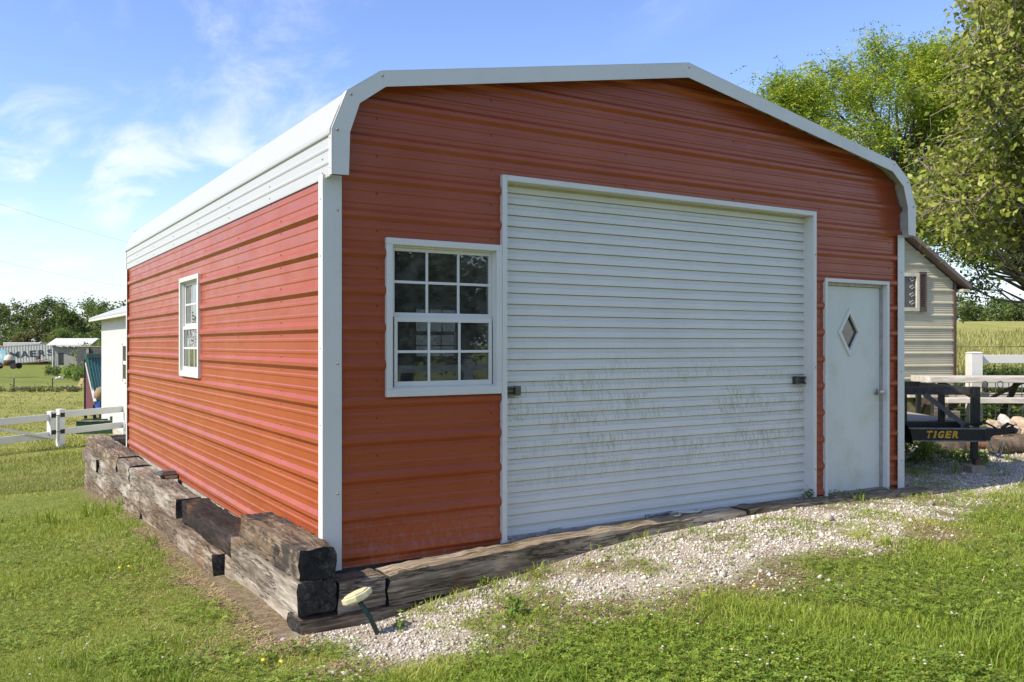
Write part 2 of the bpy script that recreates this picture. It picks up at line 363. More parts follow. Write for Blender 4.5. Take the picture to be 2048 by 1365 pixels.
def axis(lo, hi, a, b, st):
    mid = np.arange(a, b+1e-6, st); l = [a]; r = [b]; s = st
    while l[-1] > lo: s *= 1.28; l.append(l[-1]-s)
    s = st
    while r[-1] < hi: s *= 1.28; r.append(r[-1]+s)
    return np.r_[np.array(l[1:][::-1]), mid, np.array(r[1:])]
gx = axis(-900, 900, -5, 14, .12); gy = axis(-900, 900, -5, 13, .12)
GX, GY = np.meshgrid(gx, gy); GZ = gz(GX, GY)
foot = (GX > -.02) & (GX < 6.07) & (GY > -.02) & (GY < 8.15); GZ = np.where(foot, np.minimum(GZ, -.06), GZ)
g_, d_ = masks(GX, GY)
far_d = (GX-CAM[0])*FV[0]+(GY-CAM[1])*FV[1]; lat = ((GX-CAM[0])*RV[0]+(GY-CAM[1])*RV[1])/np.maximum(np.abs(far_d), 1)
dry = sstep(16, 24, far_d)*sstep(66, 60, far_d)*sstep(.2, -.1, lat); dry = np.maximum(dry, sstep(22, 26, far_d)*sstep(.1, .3, lat))
ny, nx = GX.shape; ii = np.arange(nx*ny).reshape(ny, nx)
quads = np.stack([ii[:-1, :-1], ii[:-1, 1:], ii[1:, 1:], ii[1:, :-1]], -1).reshape(-1, 4)
def mk_ground():
    m = MT('lawn_and_gravel_ground')
    a = m.t.nodes.new('ShaderNodeSeparateColor'); m.link(m.attr(), a.inputs[0])
    n1 = m.noise(.8, 6, .65); n2 = m.noise(22, 5, .7); n3 = m.noise(110, 3, .7)
    n4 = m.noise(.28, 5, .6)
    lawn = m.mix(m.rng(n1, .35, .7), (.13, .165, .028), (.20, .23, .05)); lawn = m.mix(m.rng(n2, .4, .75, 0, .6), lawn, (.23, .23, .065))
    n5 = m.noise(2.6, 6, .75); dryc = m.mix(m.rng(n4, .35, .7), (.24, .25, .06), (.34, .31, .10)); dryc = m.mix(m.rng(n5, .5, .75, 0, .6), dryc, (.12, .16, .03))
    lawn = m.mix(a.outputs[2], lawn, dryc)
    soil = m.mix(m.rng(n2, .35, .7), (.16, .115, .07), (.32, .25, .165))
    grav = m.ramp(n3, [(.3, (.27, .22, .17)), (.5, (.48, .42, .34)), (.72, (.64, .58, .50))]); grav = m.mix(m.rng(n1, .5, .75, 0, .5), grav, (.22, .17, .12))
    c = m.mix(a.outputs[1], lawn, soil); c = m.mix(a.outputs[0], c, grav)
    m.col(c).set(rough=.95, spec=.1); m.bump(m.math('ADD', n2, m.math('MULTIPLY', n3, .5)), .8, .03); return m.m
GROUND = mk_ground()
me = np_mesh('ground', np.c_[GX.ravel(), GY.ravel(), GZ.ravel()], quads, GROUND, np.c_[g_.ravel(), d_.ravel(), dry.ravel()], True)
tag(put('ground', me), 'mown lawn and gravel drive falling away to the left', 'ground', kind='structure')

# ------------------------------------------------------------------ the red garage
W, D = 6.053, 8.116
RS, RC0 = .2513, .080          # rib pitch and first rib
dl, dr, zd = 1.326, 4.748, 2.71
ml, mr, zm = 4.875, 5.839, 2.10
wl, wr, wb, wt = .417, 1.322, 1.118, 2.195
sy0, sy1, sb, st_ = 3.54, 4.45, 1.137, 2.178
def rib_profile(z0, z1, cuts=()):
    P = {z0: None, z1: None}
    for k in range(-1, 16):
        c = RC0+k*RS
        for dz, o in ((-.040, 0), (-.013, .024), (.013, .024), (.040, 0)): P[c+dz] = o
        for q in (1/3, 2/3):
            for dz, o in ((-.016, 0), (-.007, .0034), (.007, .0034), (.016, 0)): P[c+q*RS+dz] = o
    zs = sorted(k for k, v in P.items() if v is not None); os_ = [P[k] for k in zs]
    al = sorted(set([z for z in zs if z0 < z < z1] + [z0, z1] + [c for c in cuts if z0 < c < z1]))
    return [(z, float(np.interp(z, zs, os_))) for z in al]
ROOF = [(0, 2.56), (0, 2.84), (.094, 3.09), (.322, 3.247), (3.0265, 3.757), (5.731, 3.247), (5.959, 3.09), (6.053, 2.84), (6.053, 2.56)]
def xl(z):
    return float(np.interp(z, [2.84, 3.07, 3.225, 3.735], [.0, .094, .322, 3.0265])) if z > 2.84 else 0.
garage = thing('metal_garage', 'red ribbed metal garage with white roll-up door and rounded white roof', 'garage')
def wall_sheet(z0, z1, a0, a1, holes, place, mat, clip=False):
    cuts = [h[i] for h in holes for i in (2, 3)]
    pr = rib_profile(z0, z1, cuts); mb = MB()
    for (za, oa), (zb, ob) in zip(pr[:-1], pr[1:]):
        zm_ = (za+zb)/2; iv = [(a0, a1)]
        for h in holes:
            if h[2] < zm_ < h[3]:
                nv = []
                for p, q in iv:
                    if h[1] <= p or h[0] >= q: nv.append((p, q)); continue
                    if h[0] > p: nv.append((p, h[0]))
                    if h[1] < q: nv.append((h[1], q))
                iv = nv
        for p, q in iv:
            pa = pb = p; qa = qb = q
            if clip:
                pa, pb = max(p, xl(za)), max(p, xl(zb)); qa, qb = min(q, W-xl(za)), min(q, W-xl(zb))
            if qa-pa < 1e-4 and qb-pb < 1e-4: continue
            mb.add([place(pa, za, oa), place(qa, za, oa), place(qb, zb, ob), place(pb, zb, ob)], [(0, 1, 2, 3)])
    return mb.build('wall_panel', mat, garage, fix=False)
fr_holes = [(dl+.01, dr-.01, -.1, zd-.01), (ml+.01, mr-.01, -.1, zm-.01), (wl+.01, dl+.02, wb+.01, wt-.01)]
bw = (4.45, 5.35, 1.17, 2.15)     # back window opening
zb = [0.0, RC0+4*RS+.03, RC0+8*RS+.03, RC0+12*RS+.03, 3.735]
for i, (a, b) in enumerate(zip(zb[:-1], zb[1:])):
    for p_, q_ in ([(0, dl+.005), (dr-.005, ml+.005), (mr-.005, W)], [(0, dl+.005), (dr-.005, W)], [(0, W)], [(0, W)])[i]: wall_sheet(a, b, p_, q_, fr_holes, lambda x, z, o: (x, -o, z), RED, True)
    wall_sheet(a, b, 0, W, [bw], lambda x, z, o: (x, D+o, z), RED, True)
zl = [0.0, RC0+4*RS+.03, RC0+8*RS+.03, 2.556]
for a, b in zip(zl[:-1], zl[1:]):
    wall_sheet(a, b, 0, D, [(sy0+.01, sy1-.01, sb+.01, st_-.01)], lambda y, z, o: (-o, y, z), RED)
    wall_sheet(a, b, 0, D, [], lambda y, z, o: (W+o, y, z), RED)
# roof sheets: section with ribs, run front to back
def roof_section():
    off = .010; pts = []
    L = [(0-off, 2.55), (0-off, 2.845), (.094-off*.8, 3.098), (.322, 3.230), (3.0265, 3.740)]
    pts.append(L[0]); x = L[0][0]
    for z, o in ((2.625,0),(2.632,.006),(2.645,.006),(2.652,0),(2.715,0),(2.722,.006),(2.735,.006),(2.742,0),(2.80,0),(2.812,.014),(2.838,.014)): pts.append((x-o, z))
    pts += [(.035, 2.985), (.088, 3.088), (.19, 3.163)]
    a = Vector(L[3]); b = Vector(L[4]); d = (b-a).normalized(); n = Vector((-d.y, d.x)); ln = (b-a).length; s = .0
    while s+.14 < ln:
        for q, o in ((0, 0), (.08, 0), (.103, .02), (.127, .02), (.15, 0)):
            p = a+d*(s+q)+n*o; pts.append((p.x, p.y))
        s += RS
    pts.append(tuple(b)); return pts
sec = roof_section()
def roof_sheet(i0, i1, mirror):
    q = sec[i0:i1+1]; mb = MB(); th = .006
    q = [((W-x) if mirror else x, z) for x, z in q]
    def P(p, y): return (p[0], y, p[1])
    up = [(x-.002 if not mirror else x+.002, z+th) for x, z in q]
    for lay in (q, up):
        for p, r in zip(lay[:-1], lay[1:]): mb.add([P(p, -.148), P(r, -.148), P(r, D+.15), P(p, D+.15)], [(0, 1, 2, 3)])
    for y in (-.148, D+.15):
        for k in range(len(q)-1): mb.add([P(q[k], y), P(q[k+1], y), P(up[k+1], y), P(up[k], y)], [(0, 1, 2, 3)])
    for k in (0, -1): mb.add([P(q[k], -.148), P(q[k], D+.15), P(up[k], D+.15), P(up[k], -.148)], [(0, 1, 2, 3)])
    return mb.build('roof_panel', ROOFW, garage)
n0 = 14; npt = len(sec)-1
cuts = [0, n0, n0+21, n0+41, npt]
for a, b in zip(cuts[:-1], cuts[1:]):
    for mir in (False, True): roof_sheet(a, min(b, npt), mir)
inner = [(.098, 2.56), (.106, 2.836), (.172, 3.03), (.355, 3.165), (3.0265, 3.652)]
outer = [(-.014, 2.555), (-.014, 2.842), (.088, 3.098), (.318, 3.260), (3.0265, 3.770)]
fullo = outer + [(W-x, z) for x, z in outer[:-1][::-1]]; fulli = inner + [(W-x, z) for x, z in inner[:-1][::-1]]
for yf, yb in ((-.162, -.157), (D+.157, D+.162)):
    for k in range(8):
        mb = MB(); poly = [fullo[k], fullo[k+1], fulli[k+1], fulli[k]]; e = .001*(k % 2)
        mb.prism(poly, 'y', yf-e, yb-e)
        a, b = fullo[k], fullo[k+1]; mb.add([], [])
        dx, dz = b[0]-a[0], b[1]-a[1]; l = math.hypot(dx, dz); nx_, nz_ = -dz/l*.004, dx/l*.004
        ys = (yf-e, yf+.05) if yf < 0 else (yb-.05, yb-e)
        mb.prism([(a[0]+nx_*1.2, a[1]+nz_*1.2), (b[0]+nx_*1.2, b[1]+nz_*1.2), (b[0]+nx_*.2, b[1]+nz_*.2), (a[0]+nx_*.2, a[1]+nz_*.2)], 'y', *ys)
        mb.build('roof_trim', WHITE, garage)
mb = MB()
for k in range(1, 8):
    p = (Vector(fullo[k])*.72+Vector(fulli[k])*.28); mb.dome((p.x, -.164, p.y), (0, -1, 0), .011)
for z in (2.60, 2.79): mb.dome((-.019, -.135, z), (-1, 0, 0), .008)
for y in np.arange(-.05, D, 1.22):
    for z in (2.59, 2.68): mb.dome((-.013, max(y, 0)+.02, z), (-1, 0, 0), .009)
tag(mb.build('roof_screws', SCREW, garage), kind='stuff')
# corner trims
def corner_trim(x0, x1, y0, y1, sx, z1):
    mb = MB(); mb.box(x0, x1, y0-.004, y0, 0, z1)
    xs = x0 if sx < 0 else x1
    mb.box(xs-.004 if sx < 0 else xs, xs if sx < 0 else xs+.004, y0-.004, y1, 0, z1); mb.build('corner_trim', WHITE, garage)
corner_trim(-.026, .10, -.026, .05, -1, 2.575); corner_trim(W-.075, W+.026, -.026, .05, 1, 2.575)
mb = MB(); mb.box(-.03, -.026, D-.05, D+.03, 0, 2.55); mb.box(-.026, .08, D+.026, D+.03, 0, 2.55); mb.build('corner_trim', WHITE, garage)
mb = MB()
for z in (.35, .95, 1.45, 2.05, 2.42): mb.dome((-.031, .012, z), (-1, 0, 0), .008)
for z in (.5, 1.35, 2.35): mb.dome((.072, -.031, z), (0, -1, 0), .010)
for z in (.3, 1.2, 2.2): mb.dome((W-.02, -.031, z), (0, -1, 0), .008); mb.dome((dr-.02, -.037, z*1.05), (0, -1, 0), .008)
tag(mb.build('trim_screws', SCREW, garage), kind='stuff')
mb = MB()
for y in (.95, 2.15, 3.35, 4.65, 5.85, 7.05):
    for k in range(0, 10):
        for q in (1/6+.02, 5/6-.02):
            z = RC0+(k+q)*RS
            if z < 2.5 and not (sy0-.05 < y < sy1+.05 and sb < z < st_): mb.dome((-.001, y+.01*math.sin(k*3.1), z), (-1, 0, 0), .0085)
for x in (.36, 1.25, 2.5, 3.7, 4.82, 5.87):
    for k in range(0, 13):
        z = RC0+(k+.5)*RS+.02
        if xl(z) < x < W-xl(z) and not any(h[0]-.02 < x < h[1]+.02 and h[2] < z < h[3] for h in fr_holes): mb.dome((x, -.001, z), (0, -1, 0), .0085)
tag(mb.build('wall_screws', SCREWR, garage), kind='stuff')
# floor inside and dim contents
tag(MB().box(.03, W-.03, .12, D-.03, -.10, .012).build('concrete_floor', CONC), 'bare concrete floor inside the garage', 'floor', kind='structure')

# windows of the garage, built in a local frame (x along wall, y into the wall, z up)
def window(parent, x0, x1, z0, z1, M4, name='window', right_thin=False):
    def B(mb, nm, mat, par, bevel=0):
        o = mb.build(nm, mat, par, bevel=bevel); return o
    f = .045; mb = MB()
    mb.box(x0, x1, -.034, .0, z1-f, z1); mb.box(x0, x1, -.034, .0, z0, z0+f+.01); mb.box(x0, x0+f, -.034, .0, z0+f+.01, z1-f); mb.box(x1-f, x1, -.034, .0, z0+f+.01, z1-f)
    t = .02   # inner liner
    a0, a1, b0, b1 = x0+f-.008, x1-f+.008, z0+f+.002, z1-f+.008
    mb.box(a0, a1, -.002, .09, b1-t, b1); mb.box(a0, a1, -.002, .09, b0, b0+t); mb.box(a0, a0+t, -.002, .09, b0+t, b1-t); mb.box(a1-t, a1, -.002, .09, b0+t, b1-t)
    win = mb.build(name, WHITE, parent, bevel=.003); win.matrix_local = M4
    a0 += t; a1 -= t; b0 += t; b1 -= t; mid = (b0+b1)/2+.005
    for si, (lo, hi, yy, ins) in enumerate(((mid-.004, b1, .02, 0), (b0, mid-.004, -.004, .012))):
        sw = .024; c0, c1 = a0+ins, a1-ins; mb = MB(); bot = .03 if si == 0 else .035; top = sw if si == 0 else .034
        mb.box(c0, c1, yy, yy+.022, hi-top, hi); mb.box(c0, c1, yy, yy+.022, lo, lo+bot); mb.box(c0, c0+sw, yy, yy+.022, lo+bot, hi-top); mb.box(c1-sw, c1, yy, yy+.022, lo+bot, hi-top)
        mb.build('sash', WHITE, win, bevel=.002)
        g0, g1, h0, h1 = c0+sw, c1-sw, lo+bot, hi-top
        mg = MB()
        for q in (1, 2):
            xm = g0+(g1-g0)*q/3; mg.box(xm-.009, xm+.009, yy+.006, yy+.016, h0, h1)
        zmid = (h0+h1)/2
        mg.box(g0, g1, yy+.0045, yy+.0145, zmid-.009, zmid+.009); mg.build('muntin', WHITE, win)
        for q in range(3):
            for k in range(2):
                p = MB().box(g0+(g1-g0)*q/3+.0088, g0+(g1-g0)*(q+1)/3-.0088, yy+.010, yy+.013, (h0, zmid+.0088)[k], (zmid-.0088, h1)[k]); p.build('pane', GLASS, win)
    return win
I4 = Matrix.Identity(4)
window(garage, wl, dl-.002, wb, wt, I4)
ML = Matrix(((0, 1, 0, 0), (1, 0, 0, 0), (0, 0, 1, 0), (0, 0, 0, 1)))   # local x -> world y, local y -> world x
window(garage, sy0, sy1, sb, st_, ML)
MBk = Matrix(((1, 0, 0, 0), (0, -1, 0, D), (0, 0, 1, 0), (0, 0, 0, 1)))
window(garage, bw[0], bw[1], bw[2], bw[3], MBk)

# rolling door
f = .042; mb = MB(); DEP = .105
mb.box(dl, dl+f, -.036, DEP, 0, zd); mb.box(dr-f, dr, -.036, DEP, 0, zd); mb.box(dl+f, dr-f, -.036, DEP, zd-f, zd)
roll = mb.build('rolling_door', WHITE, garage, bevel=.004)
roll['label'] = 'white ribbed roll-up door, algae stained'
SLH = .0829; x0, x1 = dl+f, dr-f
pf = [(0, .0), (.027, .0), (.0315, -.0135), (.074, -.0115), (.0785, 0), (SLH, 0)]
sm = MB()
for (za, ya), (zb_, yb_) in zip(pf[::-1][:-1], pf[::-1][1:]): pass
vs_ = []
prof = [(SLH-z, y) for z, y in pf]      # raised band over a dark underside
prof = [(0, .012), (.0035, .012), (.0045, -.017), (.046, -.015), (.056, -.001), (SLH-.0015, 0), (SLH, .012)]
for (za, ya), (zb_, yb_) in zip(prof[:-1], prof[1:]): sm.add([(x0, ya, za), (x1, ya, za), (x1, yb_, zb_), (x0, yb_, zb_)], [(0, 1, 2, 3)])
slat_me = sm.mesh('slat', DOORW)
for k in range(32):
    o = put('slat', slat_me, roll); o.location = (0, .09+rnd.uniform(-.0012, .0012), .032+k*SLH)
mb = MB(); mb.box(x0, x1, .068, .1, .004, .05); mb.box(x0, x1, .058, .1, .004, .014); mb.build('bottom_bar', ALU, roll)
def latch(x, z, s, mat):
    mb = MB(); mb.box(x, x+.115*s if s > 0 else x, .052, .08, z-.034, z-.022) if False else None
    a, b = (x, x+.13) if s > 0 else (x-.13, x)
    mb = MB(); mb.box(a, b, .045, .076, z+.02, z+.034); mb.box(a, b, .045, .076, z-.034, z-.02); mb.box(a, b, .062, .076, z-.02, z+.02)
    e = b if s > 0 else a; mb.box(e-.025, e+.025, .035, .076, z-.036, z+.036)
    mb.box(a-.03 if s < 0 else a-.035, b-.03, .048, .06, z-.009, z+.009); mb.build('latch', mat, roll, bevel=.004)
latch(dl+.05, 1.128, 1, simple('olive_latch', (.10, .10, .06), .45, .3, .3, 40)); latch(dr-.05, 1.14, -1, DARKM)
mb = MB(); mb.box(1.80, 1.92, .056, .07, .03, .062); mb.build('bottom_plate', ALU, roll)
mb = MB(); mb.tube([(2.78, .05, .04), (2.79, .03, .065), (2.84, .02, .07), (2.95, .02, .075), (3.0, .03, .07), (3.02, .05, .05)], .011, 8); mb.box(2.76, 2.80, .045, .066, .02, .075); mb.box(3.0, 3.04, .045, .066, .025, .08)
mb.build('handle', GREYEDGE, roll, True)
mb = MB(); mb.tube([(4.35, .04, .03), (4.40, .03, .05), (4.5, .03, .05), (4.56, .04, .035)], .008, 6); mb.build('handle', GREYEDGE, roll, True)
# entry door
mb = MB(); f = .035
mb.box(ml, ml+f, -.034, .07, 0, zm); mb.box(mr-f, mr, -.034, .07, 0, zm); mb.box(ml+f, mr-f, -.034, .07, zm-f, zm)
ent = mb.build('entry_door', WHITE, garage, bevel=.003)
mb = MB(); mb.box(ml+f, ml+f+.028, .02, .07, .04, zm-f); mb.box(mr-f-.028, mr-f, .02, .07, .04, zm-f); mb.box(ml+f+.028, mr-f-.028, .02, .07, zm-f-.028, zm-f)
mb.build('door_jamb', ALU, ent)
MB().box(ml+f, mr-f, -.028, .08, .006, .05).build('threshold', simple('bronze_threshold', (.20, .17, .13), .5, .3, .3, 20), ent, bevel=.004)
dx0, dx1, dz0, dz1 = ml+f+.030, mr-f-.030, .052, zm-f-.032
cxm, czm, hw, hh = 5.305, 1.592, .158, .225
# slab with a diamond opening
dm = [(cxm, czm-hh+.03), (cxm+hw-.02, czm), (cxm, czm+hh-.03), (cxm-hw+.02, czm)]; rc = [(dx0, dz0), (dx1, dz0), (dx1, dz1), (dx0, dz1)]
mb = MB()
for y in (.038, .072):
    V = [(p[0], y, p[1]) for p in rc+dm]; mb.add(V, [(0, 1, 5, 4), (1, 2, 6, 5), (2, 3, 7, 6), (3, 0, 4, 7)])
for q in (rc, dm):
    for i in range(4):
        a, b = q[i], q[(i+1) % 4]; mb.add([(a[0], .038, a[1]), (b[0], .038, b[1]), (b[0], .072, b[1]), (a[0], .072, a[1])], [(0, 1, 2, 3)])
mb.build('door_slab', SLABW, ent)
mb = MB(); od = [(cxm, czm-hh-.012), (cxm+hw+.01, czm), (cxm, czm+hh+.012), (cxm-hw-.01, czm)]; idm = [(cxm, czm-hh+.045), (cxm+hw-.03, czm), (cxm, czm+hh-.045), (cxm-hw+.03, czm)]
for i in range(4): mb.prism([od[i], od[(i+1) % 4], idm[(i+1) % 4], idm[i]], 'y', .024, .037)
mb.build('diamond_frame', WHITE, ent)
mb = MB(); mb.prism([(cxm, czm-hh+.032), (cxm+hw-.022, czm), (cxm, czm+hh-.032), (cxm-hw+.022, czm)], 'y', .052, .056); mb.build('pane', GLASS_D, ent)
kx, kz = dx1-.055, 1.0
mb = MB(); mb.tube([(kx, .038, kz), (kx, .030, kz)], [.034, .032], 16); mb.tube([(kx, .03, kz), (kx, -.005, kz)], .012, 10); mb.tube([(kx, -.003, kz), (kx, -.012, kz), (kx, -.03, kz), (kx, -.042, kz), (kx, -.045, kz)], [.014, .026, .030, .024, .012], 16); mb.build('door_knob', STEEL, ent, True)
# a little inside: bench with boxes seen dimly through the panes
ib = thing('workbench', 'dim workbench standing inside behind the front window', 'bench', (2.2, 4.6, .012))
mb = MB(); mb.box(-.9, .9, -.35, .35, .82, .87); mb.build('bench_top', TIE['grey'], ib)
for x in (-.82, .82):
    for y in (-.3, .3): MB().box(x-.04, x+.04, y-.04, y+.04, 0, .82).build('leg', TIE['grey'], ib)

# ------------------------------------------------------------------ railway sleepers
def tie_mesh(L, wd, h, seed, rough=.008, wane=.022, bow=None):
    """weathered sleeper: rounded grid, chipped edges, origin at centre, length along x"""
    r = np.random.default_rng(seed); nx_ = max(10, int(L/.06)); ny_, nz_ = 5, 5
    me = bpy.data.meshes.new('timber'); bm = bmesh.new()
    bmesh.ops.create_cube(bm, size=1)
    def sub(ax, n):
        for k in range(1, n):
            t = -.5+k/n; geom = bm.verts[:]+bm.edges[:]+bm.faces[:]
            no = [0, 0, 0]; no[ax] = 1; co = [0, 0, 0]; co[ax] = t
            bmesh.ops.bisect_plane(bm, geom=geom, plane_co=co, plane_no=no)
    sub(1, ny_-1); sub(2, nz_-1)
    for t in np.linspace(-.5, .5, nx_+1)[1:-1]:
        bmesh.ops.bisect_plane(bm, geom=bm.verts[:]+bm.edges[:]+bm.faces[:], plane_co=(t, 0, 0), plane_no=(1, 0, 0))
    s = int(seed)*13 % 1000
    V = np.array([v.co[:] for v in bm.verts])*[L, wd, h]
    hx, hy, hz = L/2, wd/2, h/2
    # round the edges
    rr = wane*(.6+.8*vnoise(V[:, 0]*1+50, V[:, 1]*8+V[:, 2]*9+60, 4, s))[:, None]
    inn = np.clip(V, -np.array([hx, hy, hz])+rr, np.array([hx, hy, hz])-rr); dlt = V-inn; ln = np.linalg.norm(dlt, axis=1, keepdims=True)
    V = np.where(ln > rr, inn+dlt/np.maximum(ln, 1e-9)*rr, V)
    for ax, sd in ((1, 1), (2, 2), (0, 3)):
        n = vnoise(V[:, 0]*1+40, V[:, (ax+1) % 3]*6+V[:, 2]*5+40, 3, s+sd)-.5; n2 = vnoise(V[:, 0]*1+90, V[:, 1]*5+V[:, 2]*7+90, 14, s+sd+5)-.5
        V[:, ax] += (n*1.3+n2*.9)*rough*(1 if ax else 1.6)*np.sign(V[:, ax])*1.4
    bow = r.uniform(-.008, .008) if bow is None else bow; V[:, 2] += bow*(1-(V[:, 0]/hx)**2)
    for v, c in zip(bm.verts, V): v.co = c
    for fc in bm.faces: fc.smooth = True
    bmesh.ops.recalc_face_normals(bm, faces=bm.faces[:])
    bm.to_mesh(me); bm.free(); return me
def timber(parent, p0, p1, wd, h, ztop, mat, seed, label=None, rough=.007, wane=.012, roll=0, bow=None):
    p0 = Vector((*p0, 0)); p1 = Vector((*p1, 0)); d = p1-p0
    me = tie_mesh(d.length-.008, wd, h, seed, rough, wane, bow); me.materials.append(TIE[mat])
    o = put('timber', me, parent); o.location = ((p0+p1)/2 + Vector((0, 0, ztop-h/2))); o.rotation_euler = (roll, 0, math.atan2(d.y, d.x))
    if label: o['label'] = label
    m = o.modifiers.new('edge', 'EDGE_SPLIT'); m.split_angle = math.radians(50); m.use_edge_sharp = False
    return o
rw = thing('retaining_wall', 'stacked railway sleeper retaining wall along the left side of the garage', 'retaining wall', (0, 0, 0))
def X(y, off=0): return -.148-.006*max(y, 0)+off
def lt(y0, y1, ztop, mat, seed, off=0, h=.2, wd=.24, **k): return timber(rw, (X(y0, off), y0), (X(y1, off), y1), wd, h, ztop, mat, seed, **k)
lt(-.27, 1.05, .222, 'tar', 1, .0, .197, .25, label='black tarred sleeper lying on top at the front corner', rough=.010, wane=.018)
lt(-.265, 1.275, .018, 'grey', 2, .0, .208, .255, label='grey sleeper with black split end at the front corner')
lt(1.32, 3.17, .012, 'dark', 3, .025, .20, .25, label='charred dark brown sleeper with rounded ends', rough=.014, wane=.03)
lt(3.30, 5.92, .0, 'grey', 4, -.005, .20, .25, rough=.010, wane=.016)
lt(6.02, 6.92, .0, 'grey', 5, -.0, .20, .25, rough=.010, wane=.016)
lt(6.96, 10.1, .012, 'brown', 6, .02, .205, .30, rough=.014, wane=.018)
# second course
lt(-.02, 1.66, -.194, 'pale', 7, .03, .2, .22)
lt(1.70, 5.05, -.195, 'brown', 8, -.035, .205, .25, rough=.012)
lt(5.10, 8.55, -.205, 'grey', 9, -.02, .2, .24, rough=.012)
lt(8.6, 10.25, -.2, 'grey', 10, -.05, .2, .24)
# third and fourth course
lt(1.0, 5.12, -.405, 'pale', 11, .0, .2, .24); lt(5.16, 7.9, -.41, 'brown', 12, -.025, .2, .24, rough=.012); lt(7.95, 10.2, -.41, 'grey', 13, -.015, .2, .24)
lt(4.2, 7.3, -.612, 'pale', 14, -.01, .2, .24); lt(7.34, 10.22, -.615, 'brown', 15, -.03, .2, .24)
lt(7.9, 10.25, -.82, 'pale', 16, -.03, .2, .24)
for i, (zt, m) in enumerate(((.02, 'pale'), (-.19, 'pale'), (-.4, 'grey'), (-.6, 'grey'))): timber(rw, (.0, 9.95-.02*i), (2.2, 9.95-.02*i), .2, .2, zt, m, 20+i)
ed = thing('timber_edging', 'low sleeper edging along the foot of the garage front', 'edging', (0, 0, 0))
def ft(x0, x1, ztop0, mat, seed, y=-.142, h=.205, wd=.225, tilt=0, **k):
    o = timber(ed, (x0, y), (x1, y), wd, h, ztop0, mat, seed, **k); o.rotation_euler.y = -tilt; return o
ft(-.262, 2.35, -.212, 'brown', 30, -.150, .21, .235)
ft(-.015, .318, -.018, 'brown', 31, -.145, .2, .225)
ft(.326, 3.62, .034, 'edge', 32, -.145, .21, .225, tilt=.028, rough=.009, bow=.026)
ft(3.625, 4.9, .066, 'edge', 33, -.145, .2, .225, tilt=-.022, rough=.009, bow=.006)
ft(4.905, 6.42, .032, 'edge', 34, -.148, .2, .225, tilt=-.022, rough=.012, wane=.02, bow=.004)

# ------------------------------------------------------------------ lights on the timbers
p = onground(764, 1268); pl = thing('path_light', 'leaning path light with cream cap and green stake before the sleepers', 'path light', (p[0], p[1], gz1(*p)-.01))
base = Vector((p[0], p[1], gz1(*p))); topw = at(716, 1195, 5.33); rel = topw-base
GREENP = simple('green_stake_plastic', (.012, .045, .032), .4, 0, .3, 30); CREAM = simple('yellowed_plastic', (.62, .56, .33), .4, 0, .12, 18)
MB().tube([(0, 0, -.05), tuple(rel*.5), tuple(rel)], [.016, .016, .015], 10).build('stake', GREENP, pl, True)
q = rel.to_track_quat('Z', 'X').to_matrix().to_4x4()
mb = MB(); oc = [(math.cos(a)*.082*1.25, math.sin(a)*.082*.8) for a in [math.pi/8+k*math.pi/4 for k in range(8)]]
mb.prism(oc, 'z', 0, .034); mb.prism([(x*.8, y*.8) for x, y in oc], 'z', .0341, .044); mb.prism([(x*.7, y*.7) for x, y in oc], 'z', -.012, 0)
cap = mb.build('cap', CREAM, pl, bevel=.006)
cap.matrix_local = Matrix.Translation(rel-rel.normalized()*.0) @ q @ Matrix.Rotation(math.radians(25), 4, 'Z') @ Matrix.Rotation(math.radians(14), 4, 'Y')
cl = thing('solar_cap_light', 'small dark solar cap light lying on the grey sleepers', 'solar light', (X(5.0), 4.72, .0), .1)
cl.location.x = -.09
BRONZE = simple('bronze_plastic', (.07, .055, .04), .4, .2, .2, 30)
mb = MB()
mb.add([(-.09,-.09,.0),(.09,-.09,.0),(.09,.09,.0),(-.09,.09,0),(-.12,-.12,.055),(.12,-.12,.055),(.12,.12,.055),(-.12,.12,.055),(-.075,-.075,.082),(.075,-.075,.082),(.075,.075,.082),(-.075,.075,.082)],
       [(0,3,2,1),(0,1,5,4),(1,2,6,5),(2,3,7,6),(3,0,4,7),(4,5,9,8),(5,6,10,9),(6,7,11,10),(7,4,8,11),(8,9,10,11)])
mb.build('housing', BRONZE, cl, bevel=.003)
LENS = simple('frosted_lens', (.62, .52, .36), .35, 0, .1, 20)
for a in range(4):
    mb = MB(); mb.add([(-.062, -.0985, .012), (.062, -.0985, .012), (.072, -.115, .044), (-.072, -.115, .044)], [(0, 1, 2, 3)])
    o = mb.build('lens', LENS, cl); o.rotation_euler.z = a*math.pi/2
MB().box(-.06, .06, -.06, .06, .083, .086).build('solar_cell', simple('solar_cell', (.02, .025, .05), .15, .2, .2, 60), cl)
rp = thing('pull_rope', 'frayed white pull rope lying on the sleeper under the door', 'rope', (0, 0, 0))
mb = MB(); mb.tube([(2.98, .02, .06), (2.99, -.04, .092), (3.05, -.12, .094), (3.13, -.15, .096), (3.2, -.12, .094), (3.19, -.07, .093)], .008, 6); mb.build('loop', simple('rope', (.55, .52, .46), .9, 0, .2, 60), rp, True)
mb = MB(); mb.tube([(3.0, -.05, .092), (2.95, -.14, .094), (2.9, -.19, .096), (2.86, -.17, .092)], .007, 6); mb.build('tail', simple('rope_tail', (.5, .47, .4), .9, 0, .2, 60), rp, True)
